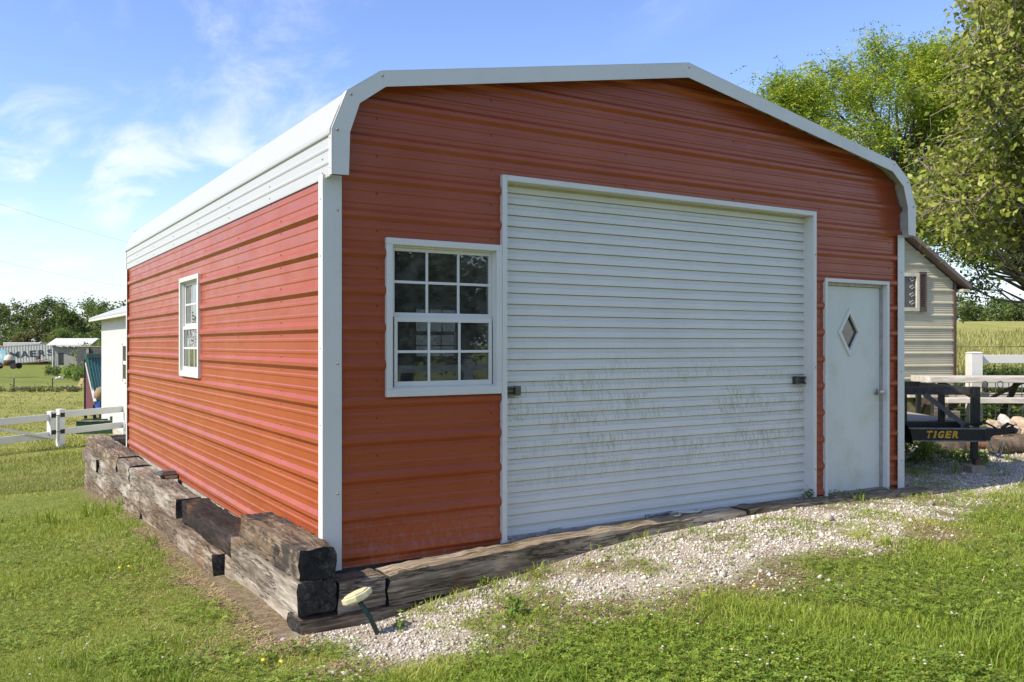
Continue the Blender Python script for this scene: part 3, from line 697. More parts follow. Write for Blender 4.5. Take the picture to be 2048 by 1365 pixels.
#PART2
# ------------------------------------------------------------------ vegetation tools
def unit(v): return v/np.maximum(np.linalg.norm(v, axis=1, keepdims=True), 1e-9)
def leaf_geo(P, size, cols, up=.5, droop=.0, aspect=.62, dirs=None, r=rng):
    n = len(P); size = np.broadcast_to(size, (n,))[:, None]
    nm = unit(r.normal(size=(n, 3)) + np.array([0, 0, up*2]))
    a = unit(r.normal(size=(n, 3)) if dirs is None else dirs + r.normal(size=(n, 3))*.35); a[:, 2] -= droop; a = unit(a - nm*(a*nm).sum(1, keepdims=True)); b = np.cross(nm, a)
    m = P + a*size*.45
    V = np.stack([P, m + b*size*aspect*.5 + nm*size*.07, P + a*size - nm*size*.10, m - b*size*aspect*.5 + nm*size*.07], 1).reshape(-1, 3)
    i = np.arange(n)[:, None]*4
    F = np.concatenate([i+[0, 1, 2], i+[0, 2, 3]]); return V, F, np.repeat(cols, 4, 0)
def mixcol(n, stops, r=rng, t=None):
    s = np.array(stops); t = (r.random(n) if t is None else np.clip(t, 0, 1))*(len(s)-1); i = np.minimum(t.astype(int), len(s)-2); f = (t-i)[:, None]
    return (s[i]*(1-f)+s[i+1]*f)*r.uniform(.85, 1.15, (n, 1))
def tree(name, label, cat, base, clumps, trunk_r, leaf, nleaf, stops, twigs=10, fork=.35, mat=LEAF, bark=BARK, twig=None, group=None, seed=1, up=.5, droop=.1, spread=.12, frond=0, top=None, aspect=.62, twr=.006, twl=(.45, 1.15), lean=None, nside=6):
    """clumps: (x,y,z,R) in world space; trunk rises from base, a limb runs to every clump, twigs fill it and carry the leaves"""
    r = np.random.default_rng(seed); t = thing(name, label, cat, base, 0, group); B = np.array(base, float)
    C = np.array(clumps, float); cen = C[:, :3].mean(0); topz = top or (C[:, 2].max()*.75+C[:, 2].min()*.25)
    tp = np.array([cen[0], cen[1], topz]) if lean is None else np.array(lean, float)
    K = 8; s = np.linspace(0, 1, K)[:, None]; path = B+(tp-B)*s + np.c_[np.sin(s*3)*.12, np.cos(s*4)*.1, s*0]*s*(tp[2]-B[2])*.2
    tr = MB(); tr.tube(path-B, list(trunk_r*(1-.8*s[:, 0])), 8)
    tw = MB(); TW = []
    for c in C:
        j = min(max(fork, (c[2]-B[2])/max(tp[2]-B[2], .1)*.75-.1+r.uniform(-.08, .08)), .97)*(K-1); i = int(j); p0 = path[i]+(path[min(i+1, K-1)]-path[i])*(j-i)
        e = c[:3]; L = np.linalg.norm(e-p0); m1 = p0+(e-p0)*.35+r.normal(size=3)*L*.05+[0, 0, L*.06]; m2 = p0+(e-p0)*.7+r.normal(size=3)*L*.05+[0, 0, L*.03]
        r0 = trunk_r*.42*min(1, .35+c[3]*.3)
        tr.tube([q-B for q in (p0, m1, m2, e)], [r0, r0*.7, r0*.45, r0*.22], nside)
        for k in range(twigs):
            d = unit(r.normal(size=(1, 3)))[0]; d[2] = d[2]*.8+.1; ln = c[3]*r.uniform(*twl); a = (m2+(e-m2)*r.random()) if r.random() < .4 else e
            q = e+d*ln; mid = (a+q)/2+r.normal(size=3)*ln*.12; q = q-[0, 0, droop*ln]
            TW.append((a, mid, q)); tw.tube([a-B, mid-B, q-B], [twr*1.6, twr, twr*.4], 3, False)
    tr.build('trunk', bark, t, True, fix=False); tag(tw.build('branches', twig or bark, t, True, fix=False), kind='stuff')
    TW = np.array(TW)
    if frond:
        nf = nleaf; k = r.integers(len(TW), size=nf); u = r.uniform(.1, 1, (nf, 1)); a, m, q = TW[k, 0], TW[k, 1], TW[k, 2]
        P = a*(1-u)**2+2*m*u*(1-u)+q*u*u + r.normal(size=(nf, 3))*C[:, 3].mean()*spread
        d = unit(r.normal(size=(nf, 3))+[0, 0, -.1]); L = leaf*r.uniform(4, 7, (nf, 1))
        fc = mixcol(nf, stops, r); PP = []; CC = []; DD = []
        side = unit(np.cross(d, [0, 0, 1.]))
        for j in range(frond):
            f = (j+1)/frond
            PP.append(P+d*L*f-np.array([0, 0, 1])*L*.35*f*f); CC.append(fc*r.uniform(.9, 1.1, (nf, 1))); DD.append(side*(1 if j % 2 else -1)+d*.4)
        P = np.concatenate(PP); cols = np.concatenate(CC); V, F, cc = leaf_geo(P, leaf*r.uniform(.7, 1.2, len(P)), cols, up, .15, .42, np.concatenate(DD), r)
    else:
        k = r.integers(len(TW), size=nleaf); u = r.uniform(.15, 1.02, (nleaf, 1)); a, m, q = TW[k, 0], TW[k, 1], TW[k, 2]
        P = a*(1-u)**2+2*m*u*(1-u)+q*u*u + r.normal(size=(nleaf, 3))*np.median(C[:, 3])*spread
        V, F, cc = leaf_geo(P, leaf*r.uniform(.55, 1.25, nleaf), mixcol(nleaf, stops, r), up, droop, aspect, None, r)
    put('crown', np_mesh('crown', V-B, F, mat, cc), t); return t
def crown(c, rad, n, rc, seed, low=-.75):
    r = np.random.default_rng(seed); o = []
    while len(o) < n:
        p = r.uniform(-1, 1, 3); l = np.linalg.norm(p)
        if .35 < l < 1 and p[2] > low: o.append((c[0]+p[0]*rad[0], c[1]+p[1]*rad[1], c[2]+p[2]*rad[2], rc*r.uniform(.75, 1.3)))
    return o
G_FAR = [(.045, .075, .015), (.10, .15, .03), (.17, .22, .05)]; G_OLIVE = [(.085, .10, .025), (.15, .16, .045), (.21, .21, .07)]; G_LIME = [(.07, .12, .015), (.14, .21, .03), (.2, .28, .05)]

# far trees on the left, behind the container
far_spec = [(-30, 592, 150, 4.2, 'dark broad tree at the left edge of the picture behind the container', G_FAR),
            (22, 602, 165, 4.0, 'tree with feathery dark top beside the left edge', G_FAR), (72, 580, 152, 4.6, 'tallest rounded tree rising above the shipping container', G_FAR),
            (118, 598, 160, 3.9, 'tree with a knobbly top above the small shed roof', G_FAR), (152, 600, 150, 3.9, 'dense dark tree behind the right half of the small shed', G_FAR),
            (188, 600, 156, 4.0, 'tree whose top meets the corner of the white barn roof', G_FAR), (222, 600, 120, 3.4, 'green tree peeking over the white barn roof', G_FAR), (252, 583, 110, 3.4, 'airy tree beside the garage eave above the barn roof', G_FAR)]
for i, (u, vt, d, rw_, lab, st) in enumerate(far_spec):
    b = at(u, VH, d); z0 = gz1(b.x, b.y); zt = CAM[2]+(VH-vt)/FPX*d; hz = (zt-z0)/2
    tree('broadleaf_tree', lab, 'tree', (b.x, b.y, z0), crown((b.x, b.y, z0+hz*1.08), (rw_, rw_, hz*.86), 26, 1.35, 40+i), .28, .42, 5200, st, 9, .15, FARLEAF, BARK, group='trees on the far side of the paddock', seed=60+i, spread=.28, nside=4, twr=.02, droop=.05)
for i, (u, vt, d, rw_, lab, st) in enumerate([(95, 632, 138, 4.0, 'olive brown bush mound behind the shipping container', G_OLIVE), (60, 650, 134, 3.2, 'dull olive bush left of the larger mound', G_OLIVE), (128, 655, 133, 2.8, 'bright lime green bush above the small shed', G_LIME),
        (40, 658, 136, 2.6, 'mid green bush just above the container lettering', G_FAR), (5, 640, 138, 3.6, 'dark bush at the left edge above the container', G_FAR), (178, 645, 138, 3.2, 'dark green bush behind the shed roof end', G_FAR), (193, 684, 96, 1.5, 'small lime bush beside the white barn corner', G_LIME), (160, 662, 134, 2.8, 'green bush over the right end of the shed roof', G_FAR)]):
    b = at(u, VH, d); z0 = gz1(b.x, b.y); zt = CAM[2]+(VH-vt)/FPX*d; hz = (zt-z0)/2
    tree('bush', lab, 'bush', (b.x, b.y, z0), crown((b.x, b.y, z0+hz*.95), (rw_, rw_, hz*.9), 18, .95, 80+i, -1), .12, .32, 3600, st, 9, .05, FARLEAF, BARK, group='bushes along the paddock edge', seed=90+i, spread=.3, nside=4, twr=.015)
# trees beyond the left edge, mirrored in the glossy side wall
for i, (u, vt, d) in enumerate([(-160, 585, 135), (-330, 592, 120), (-520, 588, 110), (-760, 590, 95), (-1050, 585, 85), (-1500, 580, 70), (-2300, 575, 60)]):
    b = at(u, VH, d); z0 = gz1(b.x, b.y); zt = CAM[2]+(VH-vt)/FPX*d; hz = (zt-z0)/2
    tree('broadleaf_tree', 'paddock tree left of the picture, seen only as a reflection in the red wall', 'tree', (b.x, b.y, z0), crown((b.x, b.y, z0+hz*1.05), (hz*1.5, hz*1.5, hz*.9), 20, hz*.42, 140+i), .25, .6, 1500, G_FAR, 7, .15, FARLEAF, BARK, group='paddock trees left of the picture', seed=160+i, spread=.35, nside=4, twr=.02)

# honey locust behind the garage
LOC = [(.09, .16, .015), (.19, .30, .027), (.30, .40, .04), (.48, .48, .035)]
r_ = np.random.default_rng(5); cl_ = []
topl = lambda u: np.interp(u, [1525, 1560, 1610, 1650, 1700, 1753, 1800, 1860, 1930, 2000], [168, 142, 140, 118, 108, 66, 74, 88, 90, 90])
while len(cl_) < 74:
    u = r_.uniform(1535, 1960); v = r_.uniform(60, 520); d = r_.uniform(22.5, 27)
    if v < topl(u)+34 or v < 0: continue
    if u < 1700 and v > 420: continue
    p = at(u, v, d); cl_.append((p.x, p.y, p.z, r_.uniform(.7, 1.1)))
for u, v in [(1540, 172), (1575, 172), (1612, 165), (1652, 145), (1700, 138), (1752, 98), (1765, 120), (1815, 110), (1850, 118), (1560, 205), (1620, 215), (1700, 190), (1880, 122), (1905, 135), (1895, 165), (1870, 150), (1915, 190), (1860, 190), (1890, 215), (1840, 160), (1860, 108), (1895, 108), (1925, 105), (1950, 120), (1935, 140), (1960, 160), (1940, 185), (1915, 160), (1875, 130)]:
    p = at(u, v, 24+r_.uniform(-.8, .8)); cl_.append((p.x, p.y, p.z, .55))
b = at(1800, VH, 25)
tree('honey_locust_tree', 'feathery yellow green locust tree rising behind the garage roof', 'tree', (b.x, b.y, gz1(b.x, b.y)), cl_, .15, .085, 15000, LOC, 10, .45, LEAF, BARK, seed=21, spread=.24, frond=11, up=.7, droop=.2, twr=.006)
# near mulberry, trunk right of the picture
MUL = [(.08, .115, .015), (.19, .245, .03), (.31, .35, .055), (.42, .42, .11)]
cl_ = []
lft = lambda v: np.interp(v, [-80, 0, 40, 90, 150, 230, 300, 360, 430, 470], [1935, 1905, 1900, 1890, 1905, 1885, 1830, 1815, 1815, 1830])
while len(cl_) < 135:
    v = r_.uniform(-70, 462); u = r_.uniform(1810, 2190); d = r_.uniform(9.6, 12.6)
    if u < lft(v)+38 or (v > 425 and u < 1930): continue
    p = at(u, v, d)
    if p.x < 7.0: continue
    cl_.append((p.x, p.y, p.z, r_.uniform(.28, .46)))
b = at(2300, VH, 11.6); z0 = gz1(b.x, b.y); lp = at(2240, 330, 11.2)
tree('mulberry_tree', 'leafy tree with bare tan twigs filling the upper right corner', 'tree', (b.x, b.y, z0), cl_, .24, .082, 25000, MUL, 14, .3, LEAF, BARK, TWIG, seed=31, spread=.22, up=.35, droop=.32, twr=.0058, twl=(.6, 1.75), lean=(lp.x, lp.y, lp.z), aspect=.66)
# tree behind the tan shed, its shade painted into darker leaf colours
cl_ = []
while len(cl_) < 46:
    u = r_.uniform(1830, 2150); v = r_.uniform(400, 585); d = r_.uniform(23, 27)
    if v > 500 and u < 1925: continue
    p = at(u, v, d); cl_.append((p.x, p.y, p.z, r_.uniform(.4, .65)))
b = at(2190, VH, 25)
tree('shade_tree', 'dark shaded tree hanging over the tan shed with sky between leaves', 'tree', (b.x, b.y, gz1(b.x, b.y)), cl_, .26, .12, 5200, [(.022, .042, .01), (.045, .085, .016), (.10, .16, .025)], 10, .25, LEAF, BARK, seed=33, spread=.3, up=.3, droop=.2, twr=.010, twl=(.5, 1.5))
# tree line over the meadow, right
for i, (u, d, vt) in enumerate([(1880, 150, 596), (1925, 160, 592), (1962, 150, 604), (2000, 158, 594), (2040, 150, 600), (2085, 160, 590), (2140, 150, 595)]):
    b = at(u, VH, d); z0 = gz1(b.x, b.y)-.5; zt = CAM[2]+(VH-vt)/FPX*d; hz = max((zt-z0)/2, 1.2)
    tree('broadleaf_tree', ['far tree over the meadow hidden mostly by the tan shed', 'first far tree right of the tan shed across the meadow', 'second far tree right of the tan shed across the meadow', 'third far tree right of the tan shed across the meadow', 'far tree over the meadow at the right edge of the picture', 'far meadow tree just past the right picture edge', 'far meadow tree well past the right picture edge'][i], 'tree', (b.x, b.y, z0),
         crown((b.x, b.y, z0+hz), (3.6, 3.6, hz*.9), 18, 1.2, 200+i, -1), .2, .45, 2200, G_FAR, 8, .1, FARLEAF, BARK, group='tree line across the meadow', seed=220+i, spread=.3, nside=4, twr=.02)
# trees behind the camera, mirrored in the front window
for i, (x, y, h) in enumerate([(5.0, -13.5, 6.5), (8.5, -17, 4.4), (12.5, -21, 4.6), (3.2, -18, 6.5)]):
    z0 = gz1(x, y)
    tree('broadleaf_tree', 'tree behind the camera, seen only reflected in the front window', 'tree', (x, y, z0), crown((x, y, z0+h*.58), (2.6, 2.2, h*.42), 22, .8, 240+i, -.9), .2, .2, 7500, [(.02, .035, .01), (.05, .08, .02), (.08, .12, .03)], 9, .25, LEAF, BARK, group='trees behind the camera', seed=260+i, spread=.3, twr=.01)

# ------------------------------------------------------------------ white fences
def fence_post(mb, p, wd, z0, z1):
    h = wd/2; mb.box(p[0]-h, p[0]+h, p[1]-h, p[1]+h, z0, z1-.03); k = h*1.12
    mb.add([(p[0]-k,p[1]-k,z1-.03),(p[0]+k,p[1]-k,z1-.03),(p[0]+k,p[1]+k,z1-.03),(p[0]-k,p[1]+k,z1-.03),(p[0]-k*.7,p[1]-k*.7,z1),(p[0]+k*.7,p[1]-k*.7,z1),(p[0]+k*.7,p[1]+k*.7,z1),(p[0]-k*.7,p[1]+k*.7,z1)],
           [(3,2,1,0),(4,5,6,7),(0,1,5,4),(1,2,6,5),(2,3,7,6),(3,0,4,7)])
FD = 24.; sc = FD/FPX
Pp = at(121, 894, FD); dirf = Vector((.855, .52, 0)); RZ = math.atan2(.52, .855)
fl = thing('vinyl_fence', 'white two-rail vinyl fence running behind the garage corner', 'fence', (Pp.x, Pp.y, Pp.z), RZ)
def zz(v): return CAM[2]-(v-VH)*sc - Pp.z
mb = MB(); fence_post(mb, (0, 0), .17, -.1, zz(818)); mb.build('post', VINYL, fl, bevel=.008)
LR = 2.15
mb = MB(); fence_post(mb, (LR, 0), .2, -.1, zz(808)); mb.build('post', VINYL, fl, bevel=.008)
mb = MB(); fence_post(mb, (LR+2.4, 0), .17, -.1, zz(818)); mb.build('post', VINYL, fl, bevel=.008)
for v0, v1 in ((823, 836), (857, 870)):
    for a, b in ((.085, LR-.1), (LR+.1, LR+2.31)):
        MB().bar((a, 0, (zz(v0)+zz(v1))/2+.02*a/2), (b, 0, (zz(v0)+zz(v1))/2+.02), .05, zz(v0)-zz(v1)).build('rail', VINYL, fl, bevel=.006)
BLK = simple('black_hinge', (.012, .012, .013), .5, .4, .2, 40)
def hinge(par, x, z, s):
    mb = MB(); h = .05
    for a in range(4):
        c, d_ = math.cos(a*math.pi/2+math.pi/4), math.sin(a*math.pi/2+math.pi/4); mb.box(x+c*h-.026, x+c*h+.026, -.102, -.086, z+d_*h*.9-.026, z+d_*h*.9+.026)
    mb.box(x-.04, x+.04, -.104, -.0865, z-.03, z+.03); mb.bar((x, -.098, z), (x+s*.13, -.098, z), .016); mb.build('hinge', BLK, par)
for v in (830, 863): hinge(fl, 0, zz(v), -1)
gt = thing('vinyl_gate', 'white vinyl gate with diagonal brace at the left edge of the lawn', 'gate', (Pp.x, Pp.y, Pp.z), RZ)
gx_ = -.265
mb = MB(); fence_post(mb, (gx_, 0), .17, zz(877), zz(821)); mb.build('post', VINYL, gt, bevel=.008)
mb = MB(); fence_post(mb, (gx_-2.6, 0), .17, zz(880), zz(826)); mb.build('post', VINYL, gt, bevel=.008)
for v0, v1 in ((827, 840), (862, 876)): MB().bar((gx_-2.52, 0, (zz(v0)+zz(v1))/2-.03), (gx_-.085, 0, (zz(v0)+zz(v1))/2), .05, zz(v0)-zz(v1)).build('rail', VINYL, gt, bevel=.006)
MB().bar((gx_-2.5, -.06, zz(828)), (gx_-.09, -.06, zz(873)), .05, .07).build('brace', VINYL, gt, bevel=.006)
for v in (830, 863): hinge(gt, gx_, zz(v), 1)
# right fence
FR = 17.0; p0 = at(1948, VH, FR); rzr = math.atan2(RV[1], RV[0]); zg = gz1(p0.x, p0.y)
fr_ = thing('vinyl_fence', 'white rail fence before the meadow at the right', 'fence', (p0.x, p0.y, 0), rzr+.03); s2 = FR/FPX
zv = lambda v, d=FR: CAM[2]-(v-VH)/FPX*d
for k in range(3):
    mb = MB(); fence_post(mb, (k*2.4, 0), .225, zg-.1, zv(704)); mb.build('post', VINYL, fr_, bevel=.01)
for k in range(2):
    for a, b in ((710, 727), (764, 777)): MB().bar((k*2.4+.113, 0, (zv(a)+zv(b))/2), (k*2.4+2.28, 0, (zv(a)+zv(b))/2), .05, zv(a)-zv(b)).build('rail', VINYL, fr_, bevel=.006)
# fence behind the camera (mirrored in the window)
fb = thing('vinyl_fence', 'white rail fence behind the camera, seen only reflected in the front window', 'fence', (3.5, -11.0, gz1(5, -11)), -.25)
for k in range(4):
    mb = MB(); fence_post(mb, (k*2.2, 0), .15, -.1, 1.2); mb.build('post', VINYL, fb)
    if k < 3:
        for z in (.45, 1.0): MB().bar((k*2.2+.075, 0, z), (k*2.2+2.12, 0, z), .05, .15).build('rail', VINYL, fb)

# ------------------------------------------------------------------ white barn behind
BD = 30.; bc = at(203, VH, BD); BX, BY = bc.x, bc.y; be = CAM[2]-(632-VH)/FPX*BD; bz = -1.45
barn = thing('white_barn', 'white ribbed metal barn standing behind the garage', 'barn', (BX, BY, bz))
BW = mk_white('white_barn_steel', (.56, .565, .55), (.5, .5, .42), .2, .45)
def vsheet(L, z0, z1, pitch=.2, dep=.018):       # vertical ribs, panel along +x facing -y
    mb = MB(); x = 0; pts = []
    while x < L-1e-6: pts += [(x, 0), (x+pitch*.55, 0), (x+pitch*.68, -dep), (x+pitch*.87, -dep)]; x += pitch
    pts.append((L, 0))
    for a, b in zip(pts[:-1], pts[1:]): mb.add([(a[0], a[1], z0), (b[0], b[1], z0), (b[0], b[1], z1), (a[0], a[1], z1)], [(0, 1, 2, 3)])
    return mb
H = be-bz; BL = BY-12.6
nS = 8; base_h = .32
shm = vsheet(BL/nS, base_h, H-.02).mesh('wall_panel', BW)
for k in range(nS):
    o = put('wall_panel', shm, barn); o.rotation_euler.z = -math.pi/2; o.location = (0, -k*BL/nS, 0)
endm = vsheet(7.6/4, base_h, H+.0).mesh('wall_panel', BW)
for k in range(4): o = put('wall_panel', endm, barn); o.location = (k*1.9, -BL, 0)
mb = MB(); mb.add([(0, -BL, H), (7.6, -BL, H), (3.8, -BL, H+1.5)], [(0, 1, 2)]); mb.add([(0, 0, H), (7.6, 0, H), (3.8, 0, H+1.5)], [(0, 1, 2)]); mb.add([(0, 0, 0), (7.6, 0, 0), (7.6, 0, H), (0, 0, H)], [(0, 1, 2, 3)]); mb.add([(7.6, 0, 0), (7.6, -BL, 0), (7.6, -BL, H), (7.6, 0, H)], [(0, 1, 2, 3)])
mb.build('gable', BW, barn)
for s in (0, 1):
    mb = MB(); q = [(-.35, H-.13), (3.8, H+1.52), (3.8, H+1.56), (-.35, H-.08)]; q = [((7.6-x) if s else x, z) for x, z in q]; mb.prism(q, 'y', -BL-.25, .35); mb.build('roof_panel', ROOFW, barn)
mb = MB(); mb.box(-.36, -.26, -BL-.25, .35, H-.20, H-.14); mb.build('gutter', WHITE, barn); MB().box(-.26, -.02, -BL, .3, H-.06, H-.04).build('soffit', WHITE, barn)
BLKM = simple('stained_block', (.42, .38, .30), .9, 0, .35, 5, .2); bm_ = MB().box(0, .1, -.39, 0, 0, .155).mesh('block', BLKM)
for c in range(2):
    for k in range(int(BL/.4)): o = put('block', bm_, barn); o.location = (-.01+.002*(k % 2), -k*.4-(.2 if c else 0), c*.16)
# window on the barn's long side
def wv(v): return CAM[2]-(v-VH)/FPX
def barn_y(u): # depth where the ray meets x = BX
    d = FV+(u-1024)/FPX*RV; t = (BX-CAM[0])/d[0]; return CAM[1]+d[1]*t, t
ya, ta = barn_y(249.5); yb2, tb = barn_y(262); zt_ = CAM[2]-(687-VH)/FPX*ta-bz; zb_ = CAM[2]-(764-VH)/FPX*ta-bz
wn = MB(); y0_, y1_ = yb2-BY, ya-BY
for a in ((y0_, y1_, zt_-.08, zt_), (y0_, y1_, zb_, zb_+.09), (y0_, y1_, (zt_+zb_)/2-.05, (zt_+zb_)/2+.05), (y0_, y0_+.08, zb_, zt_), (y1_-.08, y1_, zb_, zt_)): wn.box(-.07, -.005, a[0], a[1], a[2]+.001, a[3])
wno = wn.build('window', WHITE, barn); DG = simple('dark_pane', (.02, .022, .025), .08, 0, .1, 3)
for a, b in ((zb_+.09, (zt_+zb_)/2-.05), ((zt_+zb_)/2+.05, zt_-.08)): MB().box(-.045, -.03, y0_+.08, y1_-.08, a, b).build('pane', DG, wno)

# ------------------------------------------------------------------ left yard things
GREENM = simple('green_roof_steel', (.045, .13, .085), .4, 0, .15, 4); BURG = simple('burgundy_siding', (.10, .02, .03), .6, 0, .2, 5); BLUE = simple('blue_tarp', (.03, .11, .42), .5, 0, .2, 8)
A = at(171, 718, 34); A2 = at(222, 716, 35.6); E1 = at(189, 809, 31.6); E2 = at(238, 806, 33.2)
cz = gz1(A.x, A.y); cp = thing('garden_hut', 'small burgundy hut with steep green metal roof beside the white barn', 'hut', (A.x, A.y, cz)); O = Vector((A.x, A.y, cz))
th_ = Vector((0, 0, .05)); mb = MB(); q = [A-O, A2-O, E2-O, E1-O]; mb.add(q+[p+th_ for p in q], [(0,1,2,3),(7,6,5,4),(0,4,5,1),(1,5,6,2),(2,6,7,3),(3,7,4,0)]); mb.build('roof', GREENM, cp)
mb = MB()
for k in range(9):
    t = (k+.5)/9; mb.bar((A-O).lerp(A2-O, t)+th_*1.3, (E1-O).lerp(E2-O, t)+th_*1.3, .03, .03)
tag(mb.build('roof_ribs', GREENM, cp), kind='stuff')
MB().bar(A-O+Vector((0, 0, -.02)), A2-O+Vector((0, 0, -.02)), .12, .42).build('ridge_cap', simple('green_ridge_cap', (.03, .09, .06), .45, 0, .15, 4), cp)
for t in (.02, .42): MB().bar((A-O).lerp(A2-O, t)+th_*1.8-Vector((0, 0, .22)), (E1-O).lerp(E2-O, t)+th_*1.8, .09, .04).build('edge_trim', VINYL, cp)
mb = MB(); bl = A-O; el = E1-O; gzl = Vector((bl.x+.1, bl.y+.6, .35))
mb.add([bl, el, Vector((el.x, el.y, .25)), Vector((bl.x, bl.y, .25))], [(0, 1, 2, 3)]); b2 = A2-O; mb.add([bl, b2, Vector((b2.x, b2.y, .25)), Vector((bl.x, bl.y, .25))], [(0, 1, 2, 3)]); mb.build('side_wall', BURG, cp)
for p in (el, E2-O, bl, b2): MB().box(p.x-.05, p.x+.05, p.y-.05, p.y+.05, -.1, p.z-.02).build('post', BLACKM, cp)
p = at(198, 820, 31.0); o = thing('blue_tarp', 'strip of blue tarpaulin sagging below the green hut roof', 'tarp', (p.x, p.y, gz1(p.x, p.y))); h0 = p.z-gz1(p.x, p.y)
mb = MB(); ts = [(-.15, .18), (.05, .05), (.22, -.08), (.4, -.3)]
for (a, za), (b, zb3) in zip(ts[:-1], ts[1:]): mb.add([Vector(RV*a)+Vector((0, 0, h0+za)), Vector(RV*b)+Vector((0, 0, h0+zb3)), Vector(RV*b)+Vector(FV*.5)+Vector((0, 0, h0+zb3+.15)), Vector(RV*a)+Vector(FV*.5)+Vector((0, 0, h0+za+.15)), Vector(RV*b)+Vector((0, 0, h0+zb3-.16)), Vector(RV*a)+Vector((0, 0, h0+za-.08))], [(0, 1, 2, 3), (0, 5, 4, 1)])
mb.build('sheet', BLUE, o)
p = at(200, 800, 30.9); o = thing('feed_sack', 'brown sack slumped against the green hut by the barn corner', 'sack', (p.x, p.y, p.z)); mb = MB(); mb.tube([(0, 0, 0), (.0, 0, .05), (.02, 0, .2), (.04, 0, .36), (.08, 0, .44)], [.05, .2, .22, .17, .06], 10); mb.build('bag', simple('burlap', (.26, .19, .10), .9, 0, .2, 20), o, True)
MB().tube([(.05, 0, -.05), (.0, 0, -1.2)], .06, 8).build('prop_post', BLACKM, o)
# raised bed
GP_ = simple('dark_green_paint', (.018, .055, .030), .6, 0, .25, 9); p = at(152, 858, 27.5); zr = gz1(p.x, p.y)
rb = thing('raised_bed', 'dark green plank raised bed between the fence rails', 'raised bed', (p.x, p.y, zr), rzr+.2)
for k, (a, b) in enumerate(((.0, .19), (.21, .40))):
    MB().box(0, 1.15, 0, .04, a, b).build('plank', GP_, rb); MB().box(0, .04, .045, 1.0, a, b).build('plank', GP_, rb); MB().box(1.15, 1.19, .045, 1.0, a, b).build('plank', GP_, rb); MB().box(0.04, 1.15, .96, 1.0, a, b).build('plank', GP_, rb)
MB().box(-.05, 1.25, -.06, .0, .405, .43).build('cap_board', TIE['grey'], rb); MB().box(1.0, 1.08, -.05, -.005, -.05, .55).build('stake', GP_, rb); MB().box(.045, 1.145, .045, .955, .05, .3).build('soil', simple('soil', (.06, .045, .03), .95), rb)

# shipping container
CDp = 125.; o0 = at(140, 721, CDp); pxm = FPX/CDp
ctn = thing('shipping_container', 'long weathered pale shipping container with dark lettering behind the yard', 'container', o0, 0)
ctn.rotation_mode = 'XYZ'; ctn.matrix_world = Matrix.Translation(o0) @ Matrix.Rotation(rzr+math.pi, 4, 'Z') @ Matrix.Rotation(.067, 4, 'Y')
def mk_ctn():
    m = MT('weathered_container_paint'); a = m.noise(.9, 6, .7); b = m.noise(6, 5, .7, stretch=(1, 1, .25)); c = m.mix(m.rng(b, .4, .7), (.34, .36, .35), (.46, .46, .43)); c = m.mix(m.rng(a, .55, .72, 0, .6), c, (.24, .15, .09)); m.col(c).set(rough=.6); return m.m
CT = mk_ctn(); mb = MB(); L = 12.2; pts = []; x = 0
while x < L-.01: pts += [(x, 0), (x+.14, 0), (x+.2, .05), (x+.34, .05)]; x += .4
pts.append((L, 0))
for a, b in zip(pts[:-1], pts[1:]): mb.add([(a[0], a[1], .15), (b[0], b[1], .15), (b[0], b[1], 2.5), (a[0], a[1], 2.5)], [(0, 1, 2, 3)])
# local x runs to the left in the picture, local y towards the camera
mb.build('side_wall', CT, ctn, fix=False)
MB().box(0, L, -2.4, -.005, .12, 2.55).build('shell', CT, ctn); MB().box(-.02, L+.02, -.06, .06, 2.5, 2.6).build('top_rail', simple('rusty_rail', (.28, .24, .19), .7, 0, .4, 6), ctn); MB().box(-.02, L+.02, -.06, .06, 0, .14).build('bottom_rail', simple('rusty_sill', (.16, .11, .07), .8, 0, .5, 6), ctn)
NAVY = simple('navy_paint', (.018, .026, .045), .6, 0, .25, 4); LB = simple('sky_blue_paint', (.22, .50, .62), .6, 0, .2, 3)
def letters(txt, par, mat, widths, starts, height, place, off=.03):
    for ch, wd, s0 in zip(txt, widths, starts):
        c = bpy.data.curves.new('t', 'FONT'); c.body = ch; c.size = 1; c.offset = off; c.extrude = .0; c.resolution_u = 3
        to = bpy.data.objects.new('t', c); COL.objects.link(to); dg = bpy.context.evaluated_depsgraph_get(); me = bpy.data.meshes.new_from_object(to.evaluated_get(dg))
        bpy.data.objects.remove(to); n = len(me.vertices); v = np.empty(n*3); me.vertices.foreach_get('co', v); v = v.reshape(-1, 3)
        v[:, 0] = (v[:, 0]-v[:, 0].min())/np.ptp(v[:, 0])*wd+s0; v[:, 1] = (v[:, 1]-v[:, 1].min())/np.ptp(v[:, 1])*height
        me.vertices.foreach_set('co', np.array([place(a, b) for a, b, _ in v]).ravel()); me.update(); me.materials.clear(); me.materials.append(mat); put('letter', me, par)
letters('MAERSK', ctn, NAVY, [1.38, 1.25, .95, 1.05, 1.05, 1.1], [0, 1.49, 2.84, 4.04, 5.3, 6.6], .9, lambda a, b: (8.44-a, .062, .83+b))
MB().box(9.0, 10.6, .052, .058, .45, 2.1).build('logo_panel', LB, ctn)
mb = MB(); cx_, cz_ = 9.8, 1.28; st7 = []
for k in range(14):
    a = math.pi/2+k*math.pi/7; r0 = .55 if k % 2 == 0 else .25; st7.append((cx_+r0*math.cos(a), .0625, cz_+r0*math.sin(a)))
mb.add(st7+[(cx_, .0625, cz_)], [(k, (k+1) % 14, 14) for k in range(14)]); mb.build('logo_star', VINYL, ctn)
